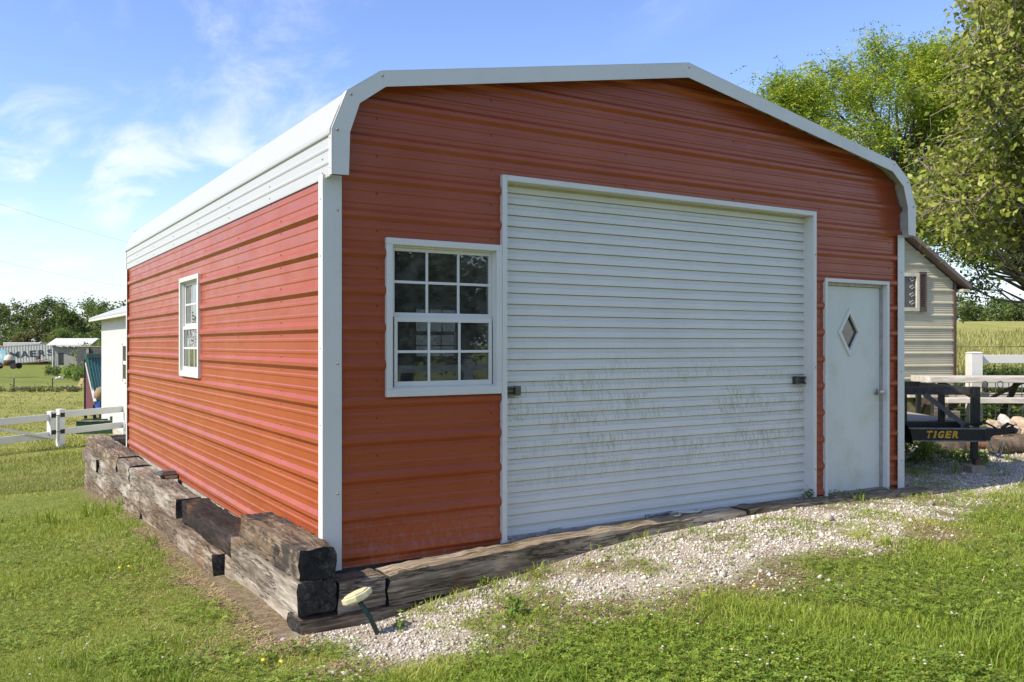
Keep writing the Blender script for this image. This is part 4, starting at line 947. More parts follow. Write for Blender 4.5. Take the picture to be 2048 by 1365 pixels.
# second container roof behind
p = at(40, 689, 129.5); o = thing('white_trailer_box', 'white flat roof showing just above the container', 'trailer', (p.x, p.y, -1.4), rzr); MB().box(-2.5, 3, 0, 2.4, .8, 3.15).build('box_body', ROOFW, o, bevel=.05); MB().box(-2.3, 2.8, .2, 2.2, 0, .8).build('chassis', BLACKM, o)

# open shed
SD = 100.; p = at(107, 733, SD); sh = thing('open_shed', 'small grey board shed with pale roof right of the container', 'shed', (p.x, p.y, p.z-.1), rzr); k_ = SD/FPX
GB = simple('grey_boards', (.26, .25, .23), .9, 0, .25, 3, 0, (6, 1, .3)); PR = simple('pale_shed_roof', (.55, .55, .56), .6, 0, .12, 5)
Hh = (733-690)*k_+.1; Wd = (176-107)*k_
for q in range(6): MB().box(q*Wd/6+.006, (q+1)*Wd/6-.006, 0, .05, .0, Hh).build('board_panel', GB, sh)
MB().box(0, .05, .055, 2.4, 0, Hh).build('side_wall', PR, sh); MB().box(-.12, -.02, -.1, 0, 0, Hh).build('post', PR, sh); MB().box(-.5, -.42, 1.4, 1.5, 0, Hh-.1).build('post', PR, sh)
mb = MB(); mb.prism([(-.55, Hh-.06), (1.35, Hh+.66), (1.35, Hh+.74), (-.55, Hh+.02)], 'x', -.45, (186-107)*k_); mb.prism([(1.352, Hh+.66), (3.2, Hh-.05), (3.2, Hh+.03), (1.352, Hh+.74)], 'x', -.45, (183-107)*k_); mb.build('roof', PR, sh)
mb = MB(); mb.prism([(0, Hh), (2.4, Hh), (1.35, Hh+.6)], 'x', -.3, -.25); mb.build('gable', PR, sh)
mb = MB()
for q in range(16): mb.box(.6+q*.24, .6+q*.24+.2, -.57, -.5, Hh-.16-.05*(q % 3), Hh-.05)
tag(mb.build('roof_fringe', PR, sh), kind='stuff')
# dark board fence
p = at(176, 722, 90); o = thing('board_fence', 'dark grey board fence between shed and white barn', 'fence', (p.x, p.y, p.z-1.0), rzr); GD = simple('dark_grey_board', (.075, .072, .075), .85, 0, .3, 4)
for q in range(5): MB().box(-1.1+q*.62, -.49+q*.62, 0, .04, .3, 2.5).build('board', GD, o)
MB().box(-1.2, 2.05, -.03, .0, 2.42, 2.5).build('rail', simple('yellowed_rail', (.34, .27, .13), .8), o); MB().box(-.08, .18, -.22, -.04, .0, 2.35).build('post', TIE['grey'], o)
# tank on a cart
p = at(16, 738, 80); tk = thing('tank_cart', 'rusty cart carrying a round white tank before the container', 'cart', (p.x, p.y, p.z), rzr); RUST = simple('rusty_steel', (.12, .06, .035), .8, .3, .4, 10)
mb = MB(); prf = [(.0, .42), (.25, .43), (.42, .55), (.46, .8), (.42, 1.02), (.28, 1.2), (.1, 1.28), (0.02, 1.29)]; mb.tube([(.12, 0, z) for r0, z in prf], [max(r0, .02) for r0, z in prf], 16); mb.build('tank', mk_white('tank_plastic', (.55, .5, .42), (.2, .12, .07), .8, .5), tk, True)
mb = MB(); mb.tube([(.12, 0, z) for z in (.36, .42, .62, .78)], [.3, .47, .48, .47], 16); mb.build('tank_band', RUST, tk, True)
MB().box(-1.2, .75, -.4, .4, .25, .33).build('frame', RUST, tk); mb = MB(); mb.bar((-.25, 0, .3), (.0, 0, 1.62), .05); mb.bar((.0, 0, 1.62), (.08, 0, 1.25), .05); mb.build('arm', simple('tan_pipe', (.4, .33, .24), .7), tk)
for x in (.72, -1.0): 
    for y in (-.5, .42): MB().tube([(x, y, .26), (x, y+.14, .26)], .27, 14).build('wheel', RUBBER, tk)
# small yard pieces
p = at(142, 757, 60); o = thing('pallet', 'grey slatted pallet lying in the grass beyond the lawn', 'pallet', (p.x, p.y, gz1(p.x, p.y)+.02), rzr+.35)
for q in range(7): MB().box(-.6+q*.18, -.48+q*.18, -.5, .5, .12, .14).build('slat', TIE['pale'], o)
for y in (-.45, 0, .45): MB().box(-.6, .6, y-.05, y+.05, 0, .118).build('runner', TIE['brown'], o)
p = at(40, 758, 58); o = thing('plank_stack', 'stack of brown planks lying on the grass at the left', 'plank stack', (p.x, p.y, gz1(p.x, p.y)), rzr+.1)
for q in range(3): MB().box(-.42, .42, -.3+q*.2, -.12+q*.2, .0, .22).build('plank', TIE['brown'], o)
p = at(152, 754, 58); o = thing('plywood_sheet', 'upright tan plywood sheet leaning at the edge of the garden plot', 'plywood', (p.x, p.y, gz1(p.x, p.y)), rzr); TAN = simple('tan_plywood', (.52, .36, .18), .8, 0, .1, 8)
mb = MB(); mb.add([(0, 0, 0), (.27, 0, .02), (.46, .1, .78), (.26, .1, .8), (0, .03, 0), (.27, .03, .02), (.46, .13, .78), (.26, .13, .8)], [(0,1,2,3),(7,6,5,4),(0,4,5,1),(1,5,6,2),(2,6,7,3),(3,7,4,0)]); mb.build('board', TAN, o)
p = at(132, 744, 62); o = thing('scrap_board', 'short tan scrap board lying flat near the plywood', 'board', (p.x, p.y, gz1(p.x, p.y)), rzr+.1); MB().box(-.3, .3, -.2, .2, .0, .05).build('board', TAN, o)
p = at(122, 731, 80); o = thing('metal_gate_panel', 'dark upright gate panel at the garden plot', 'gate panel', (p.x, p.y, p.z), rzr)
for q in range(5): MB().box(-.25+q*.1, -.17+q*.1, 0, .03, 0, 1.15).build('slat', BLACKM, o)
for z in (.1, 1.05): MB().box(-.26, .26, .032, .05, z, z+.06).build('rail', BLACKM, o)
p = at(118, 734, 76); o = thing('white_sacks', 'low heap of white sacks before the dark gate panel', 'sacks', (p.x, p.y, gz1(p.x, p.y)-.02), rzr)
for q, (a, b) in enumerate(((-.18, .12), (.1, .18), (.3, .1))): MB().tube([(a-.15, 0, b*.5), (a-.08, 0, b*.7), (a+.08, .02, b*.7), (a+.15, .02, b*.4)], [.03, b*.8, b*.8, .03], 8).build('sack', VINYL, o, True)
p = at(74, 727, 118); o = thing('rusty_barrow', 'rusty overturned barrow before the container lettering', 'barrow', (p.x, p.y, p.z), rzr); MB().add([(-.2, 0, .5), (.25, 0, .55), (.18, 0, .95), (-.18, 0, .92), (-.2, .5, .5), (.25, .5, .55), (.18, .5, .95), (-.18, .5, .92)], [(0,1,2,3),(7,6,5,4),(0,4,5,1),(1,5,6,2),(2,6,7,3),(3,7,4,0)]).build('tray', RUST, o)
mb = MB(); mb.bar((-.18, .2, .52), (-.1, .2, 0), .06); mb.bar((.2, .2, .55), (.2, .2, 0), .06); mb.bar((.2, .2, .3), (1.4, .2, .55), .06); mb.build('legs', RUST, o)
# wire fence across the paddock
wf = thing('wire_fence', 'thin wire fence on steel posts crossing the paddock', 'wire fence', (0, 0, 0)); prev = None
for u in (-110, 28, 105, 182, 260):
    p = at(u, VH, 57); z = gz1(p.x, p.y); mb = MB(); mb.box(p.x-.035, p.x+.035, p.y-.035, p.y+.035, z-.1, z+.85); mb.build('post', simple('post_steel', (.09, .10, .07), .7), wf); mb = MB(); mb.box(p.x-.037, p.x+.037, p.y-.037, p.y+.037, z+.85, z+1.0); mb.build('post_tip', VINYL, wf)
    if prev:
        for h_ in (.3, .6, .88): MB().tube([(*prev[:2], prev[2]+h_), (p.x, p.y, z+h_)], .006, 4).build('wire', GREYEDGE, wf)
    prev = (p.x, p.y, z)
# weeds in the garden plot and by the fence line
def weeds(name, label, pts, h, n, leaf, stops, seed, group=None, cat='weeds'):
    r = np.random.default_rng(seed); c = np.array(pts).mean(0); t = thing(name, label, cat, (c[0], c[1], gz1(c[0], c[1])), 0, group); B = np.array([c[0], c[1], gz1(c[0], c[1])])
    P = []; mb = MB()
    for x, y in pts:
        z = gz1(x, y)
        for k in range(max(2, n//(len(pts)*12))):
            a = r.uniform(0, 6.28); l = h*r.uniform(.5, 1.1); e = np.array([x+math.cos(a)*l*.5*r.random(), y+math.sin(a)*l*.5*r.random(), z+l]); b = np.array([x+r.normal()*.03, y+r.normal()*.03, z-.01])
            mb.tube([b-B, (b+e)/2-B+[0, 0, l*.1], e-B], [leaf*.06, leaf*.05, leaf*.03], 3, False); u = r.uniform(.15, 1, (12, 1)); P.append(b+(e-b)*u+r.normal(size=(12, 3))*leaf*.3)
    P = np.concatenate(P); V, F, cc = leaf_geo(P, leaf*r.uniform(.5, 1.2, len(P)), mixcol(len(P), stops, r), .4, .2, .5, None, r)
    mb.build('stems', simple('weed_stem', (.10, .15, .04), .7), t, fix=False); put('leaves', np_mesh('leaves', V-B, F, LEAF, cc), t); return t
def spots(u0, u1, d0, d1, n, seed):
    r = np.random.default_rng(seed); o = []
    for _ in range(n): p = at(r.uniform(u0, u1), VH, r.uniform(d0, d1)); o.append((p.x, p.y))
    return o
weeds('weeds', 'tall green weeds in the garden plot before the open shed', spots(128, 172, 72, 86, 26, 1), 1.0, 1500, .3, G_LIME, 2); weeds('weeds', 'rough tall grass and weeds right of the container foot', spots(95, 118, 82, 95, 14, 3), .7, 700, .28, G_FAR, 4)
weeds('weeds', 'brushy weeds along the wire fence line', spots(-20, 175, 55.5, 57.5, 70, 5), .35, 2200, .16, G_OLIVE, 6)
# overhead wires
for lab, a, b, sg in (('upper thin overhead wire crossing the sky at the left', at(-200, 340, 40), at(420, 520, 90), .5), ('lower overhead wire reaching the garage eave at the left', at(-250, 462, 45), at(460, 600, 95), .6)):
    mb = MB(); mb.tube([a.lerp(b, t)-Vector((0, 0, sg*4*t*(1-t))) for t in np.linspace(0, 1, 14)], .005, 4); tag(mb.build('overhead_wire', simple('wire_dark', (.05, .05, .055), .6), None), lab, 'wire')
#PART3
# ------------------------------------------------------------------ tan shed at the right
TD = 17.5; c0 = at(1908, VH, TD); zg = gz1(c0.x, c0.y)-.05
dirs = Vector((.968, -.25, 0)); ts = thing('tan_shed', 'tan ribbed metal shed with brown trim behind the trailer', 'shed', (c0.x, c0.y, zg), math.atan2(-.25, .968))
def mk_tan():
    m = MT('tan_painted_steel'); a = m.noise(1.2, 6, .65); b = m.noise(8, 5, .7, stretch=(1, 1, .3)); c = m.mix(m.rng(a, .35, .75), (.50, .47, .35), (.42, .39, .27)); c = m.mix(m.rng(b, .55, .8, 0, .5), c, (.30, .28, .17)); m.col(c).set(rough=.5); return m.m
TANS = mk_tan(); BRN = simple('brown_trim', (.10, .065, .05), .55, 0, .15, 9)
zt = lambda v: CAM[2]-(v-VH)/FPX*TD-zg
ez = zt(566); slope = .68; SWd = 3.4; px_ = FPX/TD
def sx(u): return (u-1908)/px_*1.02
wx0, wx1, wz0, wz1 = sx(1770), sx(1821), zt(622), zt(551)
def shed_panel(z0, z1, x0, x1):
    mb = MB(); zs = [z0, z1]
    c = zt(813) % .25 + z0*0
    for k in range(-2, 20):
        q = zt(782)+k*.2485
        zs += [q-.03, q-.012, q+.012, q+.03]
        for m_ in (.07, .11, .15, .19): zs += [q+m_-.008, q+m_, q+m_+.008]
    zs = sorted(z for z in zs if z0 <= z <= z1)
    def off(z):
        k = (z-zt(782)) % .2485; k2 = min(k, .2485-k)
        if k2 < .0121: return -.02
        if k2 < .0301: return 0
        return -.004 if min(abs(k-m_) for m_ in (.07, .11, .15, .19)) < .001 else 0
    for a, b in zip(zs[:-1], zs[1:]):
        ra = min(x1, (ez-a)/slope) if a > ez else x1; rb = min(x1, (ez-b)/slope) if b > ez else x1
        if max(ra, rb) <= x0: continue
        mb.add([(x0, off(a), a), (max(ra, x0), off(a), a), (max(rb, x0), off(b), b), (x0, off(b), b)], [(0, 1, 2, 3)])
    return mb.build('wall_panel', TANS, ts, fix=False)
top = ez+SWd*slope*.5; zf = zt(795)
shed_panel(zf, wz0, -SWd, 0); shed_panel(wz1, top, -SWd, 0); shed_panel(wz0, wz1, wx1, 0); shed_panel(wz0, wz1, -SWd, wx0)
MB().add([(0, 0, zf), (0, 4.5, zf), (0, 4.5, ez), (0, 0, ez)], [(0, 1, 2, 3)]).build('side_wall', TANS, ts); MB().add([(-SWd, 0, zf), (-SWd, 4.5, zf), (-SWd, 4.5, ez), (-SWd, 0, ez)], [(0, 1, 2, 3)]).build('side_wall', TANS, ts); MB().add([(-SWd, 4.5, zf), (0, 4.5, zf), (0, 4.5, ez), (-SWd/2, 4.5, top), (-SWd, 4.5, ez)], [(0, 1, 2, 3, 4)]).build('back_wall', TANS, ts)
MB().box(-.03, .03, -.035, .05, zf-.02, ez+.02).build('corner_trim', BRN, ts); MB().box(-SWd, 0.01, .02, 4.4, -.15, zf-.002).build('foundation', simple('mossy_concrete', (.24, .22, .13), .95, 0, .3, 6), ts)
for s in (1, -1):
    a = Vector((.24, ez-.24*slope+.03)); b = Vector((-SWd/2, top+.05)); q = [a, b, b+Vector((0, .09)), a+Vector((0, .09))]; q = [((x if s > 0 else -SWd-x), z) for x, z in q]
    mb = MB(); mb.prism(q, 'y', -.2, 4.7); mb.build('roof', simple('brown_roof_edge', (.16, .125, .11), .6, 0, .15, 8), ts)
MB().box(.06, .22, -.18, 4.6, ez-.24*slope-.02, ez-.24*slope+.03).build('soffit', TANS, ts)
mb = MB(); mb.box(wx0, wx1, -.05, -.01, wz1-.05, wz1+.02); mb.box(wx0, wx1, -.05, -.01, wz0-.02, wz0+.05); mb.box(wx0-.02, wx0+.04, -.05, -.01, wz0+.05, wz1-.05); mb.box(wx1-.07, wx1, -.05, -.01, wz0+.05, wz1-.05); tw_ = mb.build('window', simple('tan_window_frame', (.6, .57, .45), .5), ts)
MB().box(wx0+.04, wx1-.07, -.02, -.012, wz0+.05, wz1-.05).build('pane', simple('dim_glass', (.06, .06, .055), .1), tw_)
mb = MB(); r9 = np.random.default_rng(3)
for k in range(4):
    z = wz0+.14+k*.15; x = wx1-.15; mb.tube([(x-.08, -.03, z), (x+.0, -.034, z+.05), (x+.04, -.03, z+.01), (x-.03, -.034, z-.03), (x-.08, -.03, z+.04)], .005, 4)
mb.build('scrollwork', VINYL, tw_)
shx0, shx1 = sx(1822), sx(1838); shz0, shz1 = zt(625), zt(546)
mb = MB(); mb.box(shx0, shx1, -.05, -.018, shz1-.06, shz1); mb.box(shx0, shx1, -.05, -.018, shz0, shz0+.08); mb.box(shx0, shx0+.025, -.05, -.018, shz0+.08, shz1-.06); mb.box(shx1-.025, shx1, -.05, -.018, shz0+.08, shz1-.06); shu = mb.build('shutter', BRN, ts)
nL = 16; lm = MB().add([(shx0+.025, -.022, 0), (shx1-.025, -.022, 0), (shx1-.025, -.045, -.032), (shx0+.025, -.045, -.032), (shx0+.025, -.017, -.004), (shx1-.025, -.017, -.004), (shx1-.025, -.04, -.036), (shx0+.025, -.04, -.036)], [(0,1,2,3),(7,6,5,4),(0,4,5,1),(1,5,6,2),(2,6,7,3),(3,7,4,0)]).mesh('louver', BRN)
for k in range(nL): o = put('louver', lm, shu); o.location.z = shz0+.11+(shz1-shz0-.15)*(k+.6)/nL

# ------------------------------------------------------------------ utility trailer
JD = 10.55; J = at(1955, VH, JD); jz = gz1(J.x, J.y); q1 = FPX/JD
tl = thing('utility_trailer', 'black utility trailer with yellow lettered tongue parked beside the garage', 'trailer', (J.x, J.y, 0), rzr)
tx = lambda u: (u-1955)/q1
tz = lambda v: CAM[2]-(v-VH)/q1
def channel(par, a, b, z0, z1, nm):            # steel channel in the local xy plane between a and b
    mb = MB(); a = Vector((*a, (z0+z1)/2)); b = Vector((*b, (z0+z1)/2)); mb.bar(a, b, .05, z1-z0-.016); o = mb.build(nm, BLACKM, par)
    for z in (z0+.004, z1-.004): MB().bar((a.x, a.y-.012, z), (b.x, b.y-.012, z), .075, .012).build('flange', GREYEDGE, o)
    return o
near = channel(tl, (tx(1803)-.5, .1), (tx(1968), .0), tz(883), tz(857), 'tongue')
channel(tl, (tx(1803)-.5, 1.1), (tx(1990), .1), tz(883), tz(857), 'tongue')
mb = MB(); mb.prism([(tx(1966), tz(857)), (tx(2015), tz(858)), (tx(2015), tz(869)), (tx(1985), tz(871)), (tx(1968), tz(884)), (tx(1966), tz(884))], 'y', -.03, .11); mb.build('tongue_nose', BLACKM, tl)
mb = MB(); mb.tube([(tx(2003), .05, tz(864)), (tx(2018), .05, tz(863)), (tx(2028), .05, tz(861)), (tx(2036), .05, tz(864)), (tx(2037), .05, tz(867))], [.03, .042, .05, .04, .015], 10); mb.bar((tx(2008), .05, tz(858)), (tx(2022), .05, tz(848)), .03); mb.bar((tx(2022), .05, tz(849)), (tx(2032), .05, tz(853)), .02); mb.build('coupler', BLACKM, tl)
letters('TIGER', near, simple('yellow_lettering', (.62, .36, .025), .5, 0, .25, 30), [.072, .026, .070, .066, .074], [tx(1852)+a for a in (0, .092, .138, .226, .308)], .088, lambda a, b: (a+(b*.22), .1+(a-tx(1803)+.5)/(tx(1968)-tx(1803)+.5)*-.1-.029, tz(877)+b), .045)
MB().box(-.045, .02, .02, .085, jz+.16, tz(857)-.003).build('jack_leg', BLACKM, tl); MB().box(-.03, .005, .035, .07, jz+.10, jz+.16).build('jack_foot', BLACKM, tl)
MB().box(tx(1957), tx(1972), .12, .2, tz(852), tz(775)).build('jack_tube', BLACKM, tl, bevel=.008)
MB().box(tx(1800)-2.6, tx(1976), .22, .28, tz(792), tz(776)).build('side_rail', simple('weathered_black_rail', (.05, .047, .045), .75, 0, .5, 14), tl); MB().box(tx(1800)-2.6, tx(1976), 1.75, 1.81, tz(792), tz(776)).build('side_rail', BLACKM, tl); MB().box(tx(1972), tx(1979), .285, 1.745, tz(792), tz(778)).build('front_rail', BLACKM, tl)
MB().bar((tx(1862), .17, tz(790)), (tx(1944), .08, tz(858)), .025, .055).build('brace', GREYEDGE if False else simple('grey_blue_brace', (.075, .08, .095), .4, .4, .2, 20), tl)
for u, wd in ((1826, .055), (1903, .06), (1974, .06), (1790, .05), (1700, .05), (1600, .05)):
    for y in (.22, 1.75): MB().box(tx(u)-wd/2, tx(u)+wd/2, y, y+.06, tz(857), tz(792)-.002).build('post', BLACKM, tl)
DECK = simple('grey_deck_boards', (.30, .27, .23), .9, 0, .25, 10, 0, (.3, 4, 1))
for k in range(8): MB().box(tx(1800)-2.6, tx(1935), .30+k*.18, .475+k*.18, tz(851), tz(846)+.01).build('deck_board', DECK, tl)
MB().box(tx(1800)-2.6, tx(1940), .215, .285, tz(859), tz(847)).build('deck_frame', BLACKM, tl); MB().box(tx(1800)-2.6, tx(1940), 1.745, 1.815, tz(859), tz(838)).build('deck_frame', BLACKM, tl)
wc = (tx(1730), -.05, jz+.34)
mb = MB(); mb.tube([(wc[0], -.12, wc[2]), (wc[0], -.10, wc[2]), (wc[0], .08, wc[2]), (wc[0], .10, wc[2])], [.28, .33, .33, .28], 20); wh = mb.build('wheel', RUBBER, tl); mb = MB(); mb.tube([(wc[0], -.125, wc[2]), (wc[0], -.09, wc[2])], .18, 16); mb.build('rim', STEEL, wh)
mb = MB(); prf = [(wc[0]+.5*math.cos(a), wc[2]+.02+.45*math.sin(a)) for a in np.linspace(0, math.pi, 9)]
for a, b in zip(prf[:-1], prf[1:]): mb.add([(a[0], -.18, a[1]), (b[0], -.18, b[1]), (b[0], .19, b[1]), (a[0], .19, a[1])], [(0, 1, 2, 3)])
mb.build('fender', BLACKM, tl)
mb = MB(); mb.tube([(tx(1935), .05, tz(853)), (tx(1950), .0, tz(846)), (tx(1968), -.02, tz(845)), (tx(1985), .02, tz(852)), (tx(1996), .04, tz(858))], .012, 6); mb.tube([(tx(1945), .03, tz(850)), (tx(1958), .06, tz(848)), (tx(1968), .05, tz(849))], .022, 6); mb.build('wiring', BLACKM, tl)
# safety chain: linked rings
CH = simple('galvanised_chain', (.42, .42, .41), .35, .8, .15, 60)
def chain(name, label, pts, par=None):
    t = thing(name, label, 'chain', pts[0]); P = [Vector(p) for p in pts]; o = P[0]; seg = []
    for a, b in zip(P[:-1], P[1:]):
        n = max(1, int((b-a).length/.034))
        for k in range(n): seg.append((a.lerp(b, k/n), a.lerp(b, (k+1)/n)))
    for i, (a, b) in enumerate(seg):
        d = (b-a).normalized(); sd = d.cross(Vector((.3, .8, .2))).normalized(); sd = sd if i % 2 else d.cross(sd); l = (b-a).length*.72; c = (a+b)/2; ring = []
        for k in range(9):
            w_ = 2*math.pi*k/8; ring.append(c+d*math.cos(w_)*l+sd*math.sin(w_)*.013-o)
        mb = MB(); mb.tube(ring, .0048, 4, False); mb.build('link', CH, t, fix=False)
    return t
def tp(u, v, y=0.): q = Vector(J)+Vector(RV*tx(u))+Vector(FV*y); return Vector((q.x, q.y, tz(v)))
chain('safety_chain', 'galvanised safety chain looping under the trailer coupler to the ground', [tp(1975, 882, -.03), tp(1980, 893, -.04), tp(1986, 905, -.04), tp(1991, 912, -.05), tp(1996, 911, -.04), tp(2001, 896, -.03), tp(2003, 883, -.02)])
chain('safety_chain', 'short chain tail piled on the gravel under the coupler', [tp(1991, 913, -.06), tp(1987, 921, -.06), tp(1990, 928, -.05), tp(1996, 921, -.05), tp(1993, 930, -.07), tp(1990, 937, -.06), tp(1996, 934, -.05)])
p = onground(1948, 941); o = thing('concrete_block', 'small tan concrete block under the trailer jack', 'block', (J.x+RV[0]*-.02, J.y+RV[1]*-.02, jz), rzr+.08); MB().box(-.09, .09, -.06, .12, -.02, .095).build('block', simple('tan_block', (.30, .25, .17), .9, 0, .2, 14, .3), o, bevel=.012)
MB().box(.0, .075, -.0, .07, .097, .155).build('wood_chip', simple('red_brown_wood', (.12, .06, .04), .85), o)

# ------------------------------------------------------------------ picnic table
PD = 16.; P0 = at(1856, VH, PD); pz = gz1(*P0.xy); pt_ = thing('picnic_table', 'weathered pale plank picnic table in front of the white fence', 'picnic table', (P0.x, P0.y, pz), rzr-.03)
pzv = lambda v: CAM[2]-(v-VH)/FPX*PD-pz
PLK = simple('bleached_plank', (.50, .47, .42), .85, 0, .22, 9, 0, (.3, 5, 2))
for k in range(4):
    y0 = k*.19; z1 = pzv(754)+.0; mb = MB(); e = .05 if k == 0 else 0
    mb.prism([(e, y0), (2.6, y0), (2.6, y0+.182), (0, y0+.182), (0, y0+e)], 'z', z1-.11, z1); mb.build('top_plank', PLK, pt_, bevel=.012)
for y0 in (-.55, 1.05): MB().box(.1, 2.6, y0, y0+.26, pzv(803), pzv(793)).build('seat_plank', PLK, pt_, bevel=.008)
DW = simple('dark_brown_wood', (.06, .045, .035), .85, 0, .3, 12)
for x in (.32, 1.88):
    MB().bar((x, -.45, 0), (x, .25, pzv(762)), .07, .09).build('leg', DW, pt_); MB().bar((x, 1.2, 0), (x, .5, pzv(762)), .07, .09).build('leg', DW, pt_); MB().box(x-.05, x-.01, -.5, 1.25, pzv(803)-.1, pzv(803)-.002).build('cross_beam', DW, pt_); MB().bar((x+.04, .35, pzv(764)), (1.15, .35, .42), .05, .05).build('brace', DW, pt_)
for x in (1.0, 1.28):
    o = thing('hanging_hook', 'dark ring hook under the picnic table edge, '+('left one' if x < 1.1 else 'right one'), 'hook', (P0+Vector(RV*x)-Vector(FV*.06)).to_tuple()[:2]+(pz+pzv(766),), 0, 'hooks under the table'); mb = MB(); mb.tube([(RV[0]*.05*math.cos(a), RV[1]*.05*math.cos(a), -.03+.06*math.sin(a)) for a in np.linspace(-1, 4.6, 10)], .008, 5); mb.build('ring', BLACKM, o)
# posts, wire panel, rocks, logs behind the trailer
for u, d, h, lab in ((1873, 15.5, .55, 'grey square post left of the trailer brace'), (1893, 16.2, .5, 'thin grey post beside the tan shed corner'), (1908, 15.2, .35, 'short brown stump post before the tan shed corner')):
    p = at(u, VH, d); o = thing('wooden_post', lab, 'post', (p.x, p.y, gz1(p.x, p.y)), rzr+.1); MB().box(-.08 if d < 16 else -.05, .08 if d < 16 else .05, -.06, .06, -.05, h).build('post', TIE['grey'], o, bevel=.01)
p = at(1912, VH, 16.7); wp = thing('livestock_panel', 'galvanised wire livestock panel along the white fence', 'wire panel', (p.x, p.y, gz1(p.x, p.y)), rzr)
for k in range(8): MB().tube([(k*.25, 0, 0), (k*.25, 0, .82)], .008, 4).build('wire', CH, wp)
for k in range(7): MB().tube([(0, .012, .02+k*.13), (1.9, .012, .02+k*.13)], .008, 4).build('wire', CH, wp)
def rock_mesh(r, s):
    bm = bmesh.new(); bmesh.ops.create_icosphere(bm, subdivisions=2, radius=1)
    ax = r.uniform(.6, 1.1, 3)
    pl = [(unit(r.normal(size=(1, 3)))[0], r.uniform(.55, .85)) for _ in range(9)]
    for v in bm.verts:
        c = np.array(v.co)
        for n, h in pl:
            dd = c@n
            if dd > h: c = c-n*(dd-h)
        v.co = c*ax*s
    me = bpy.data.meshes.new('rock'); bm.to_mesh(me); bm.free(); return me
ROCKM = [simple('tan_rock', (.44, .34, .24), .9, 0, .25, 9, .3), simple('pale_rock', (.50, .47, .42), .9, 0, .2, 9, .3)]
r_ = np.random.default_rng(77); 
rk = [(1988, 850, 13.6, .13), (1996, 856, 13.4, .10), (2008, 846, 13.8, .17), (2022, 853, 13.6, .13), (2033, 849, 13.9, .14), (2046, 852, 13.6, .15), (2001, 860, 13.2, .09), (2015, 861, 13.2, .10), (2029, 862, 13.1, .09), (2042, 863, 13.1, .10), (1978, 858, 13.4, .08), (2062, 850, 13.7, .16), (1983, 846, 14.0, .1), (2040, 842, 14.2, .1)]
names_ = ['leftmost low tan rock of the pile', 'tan rock in the front left of the pile', 'large pale grey rock on top of the pile', 'tan rock right of the pale one in the pile', 'rounded tan rock mid pile', 'tan rock at the right picture edge of the pile', 'small tan rock before the pile left', 'small tan rock before the pile centre', 'small flat rock before the pile right', 'small rock low at the right edge', 'smallest rock at the left foot of the pile', 'rock just beyond the right picture edge', 'dull rock behind the left of the pile', 'dull rock behind the right of the pile']
for i, (u, v, d, s) in enumerate(rk):
    p = at(u, v, d); me = rock_mesh(r_, s); me.materials.append(ROCKM[1 if i == 2 else 0]); o = put('rock', me); o.location = (p.x, p.y, p.z); tag(o, names_[i]+' beside the trailer coupler', 'rock', 'rocks piled beyond the trailer coupler')
mm = at(2020, 868, 13.6); q = thing('soil_mound', 'low mound of tan soil carrying the rock pile', 'mound', (mm.x, mm.y, gz1(mm.x, mm.y)-.05), rzr); mb = MB(); prm = []
for j in range(7):
    rr = 1-j/6; zz_ = .05+.22*(1-rr**2); prm += [(rr*.75*math.cos(a_)*(1+.12*math.sin(a_*5)), rr*.45*math.sin(a_)*(1+.1*math.cos(a_*3)), zz_+.02*math.sin(a_*4+j)) for a_ in np.linspace(0, 2*math.pi, 17)[:-1]]
mb.add(prm, [(j*16+k, j*16+(k+1) % 16, (j+1)*16+(k+1) % 16, (j+1)*16+k) for j in range(6) for k in range(16)]); mb.build('soil', simple('tan_soil', (.30, .22, .14), .95, 0, .35, 14, .4), q, True)
def log(lab, u0, u1, d0, d1, rad, mat, seed):
    a = at(u0, VH, d0); b = at(u1, VH, d1); a.z = gz1(a.x, a.y)+rad*.9; b.z = gz1(b.x, b.y)+rad*.9; r = np.random.default_rng(seed); n = 26; L = b-a
    t = thing('log', lab, 'log', a); k = 14; mb = MB(); ax = L.normalized(); s1 = ax.cross(Vector((0, 0, 1))).normalized(); s2 = s1.cross(ax); V = []
    for i in range(n):
        for j in range(k):
            w_ = 2*math.pi*j/k; rr = rad*(1+.10*math.sin(w_*3+i*.2)+r.normal()*.035+.05*math.sin(i*.7)); V.append(L*(i/(n-1))+(s1*math.cos(w_)+s2*math.sin(w_))*rr)
    F = [(i*k+j, i*k+(j+1) % k, (i+1)*k+(j+1) % k, (i+1)*k+j) for i in range(n-1) for j in range(k)]
    mb.add(V, F); mb.build('trunk', mat, t, True)
    for e, s in ((0, -1), (n-1, 1)):
        m2 = MB(); c = L*(e/(n-1)); m2.add([V[e*k+j] for j in range(k)]+[c+ax*s*.01], [(j, (j+1) % k, k) for j in range(k)]); m2.build('cut_end', simple('log_end', (.10, .075, .05), .9, 0, .4, 12), t)
LOGM = mk_bark('log_bark', (.05, .036, .025), (.22, .16, .11)); LOG2 = mk_bark('red_log', (.11, .055, .035), (.27, .15, .095))
log('thick bark log lying behind the trailer tongue', 1985, 2110, 12.1, 12.3, .125, LOGM, 1); log('dark log with hollow left end under the tongue', 1846, 1935, 12.4, 12.3, .10, mk_bark('dark_log', (.03, .025, .02), (.13, .10, .075)), 2); log('reddish split log behind the dark log', 1872, 2000, 12.9, 12.8, .105, LOG2, 3)
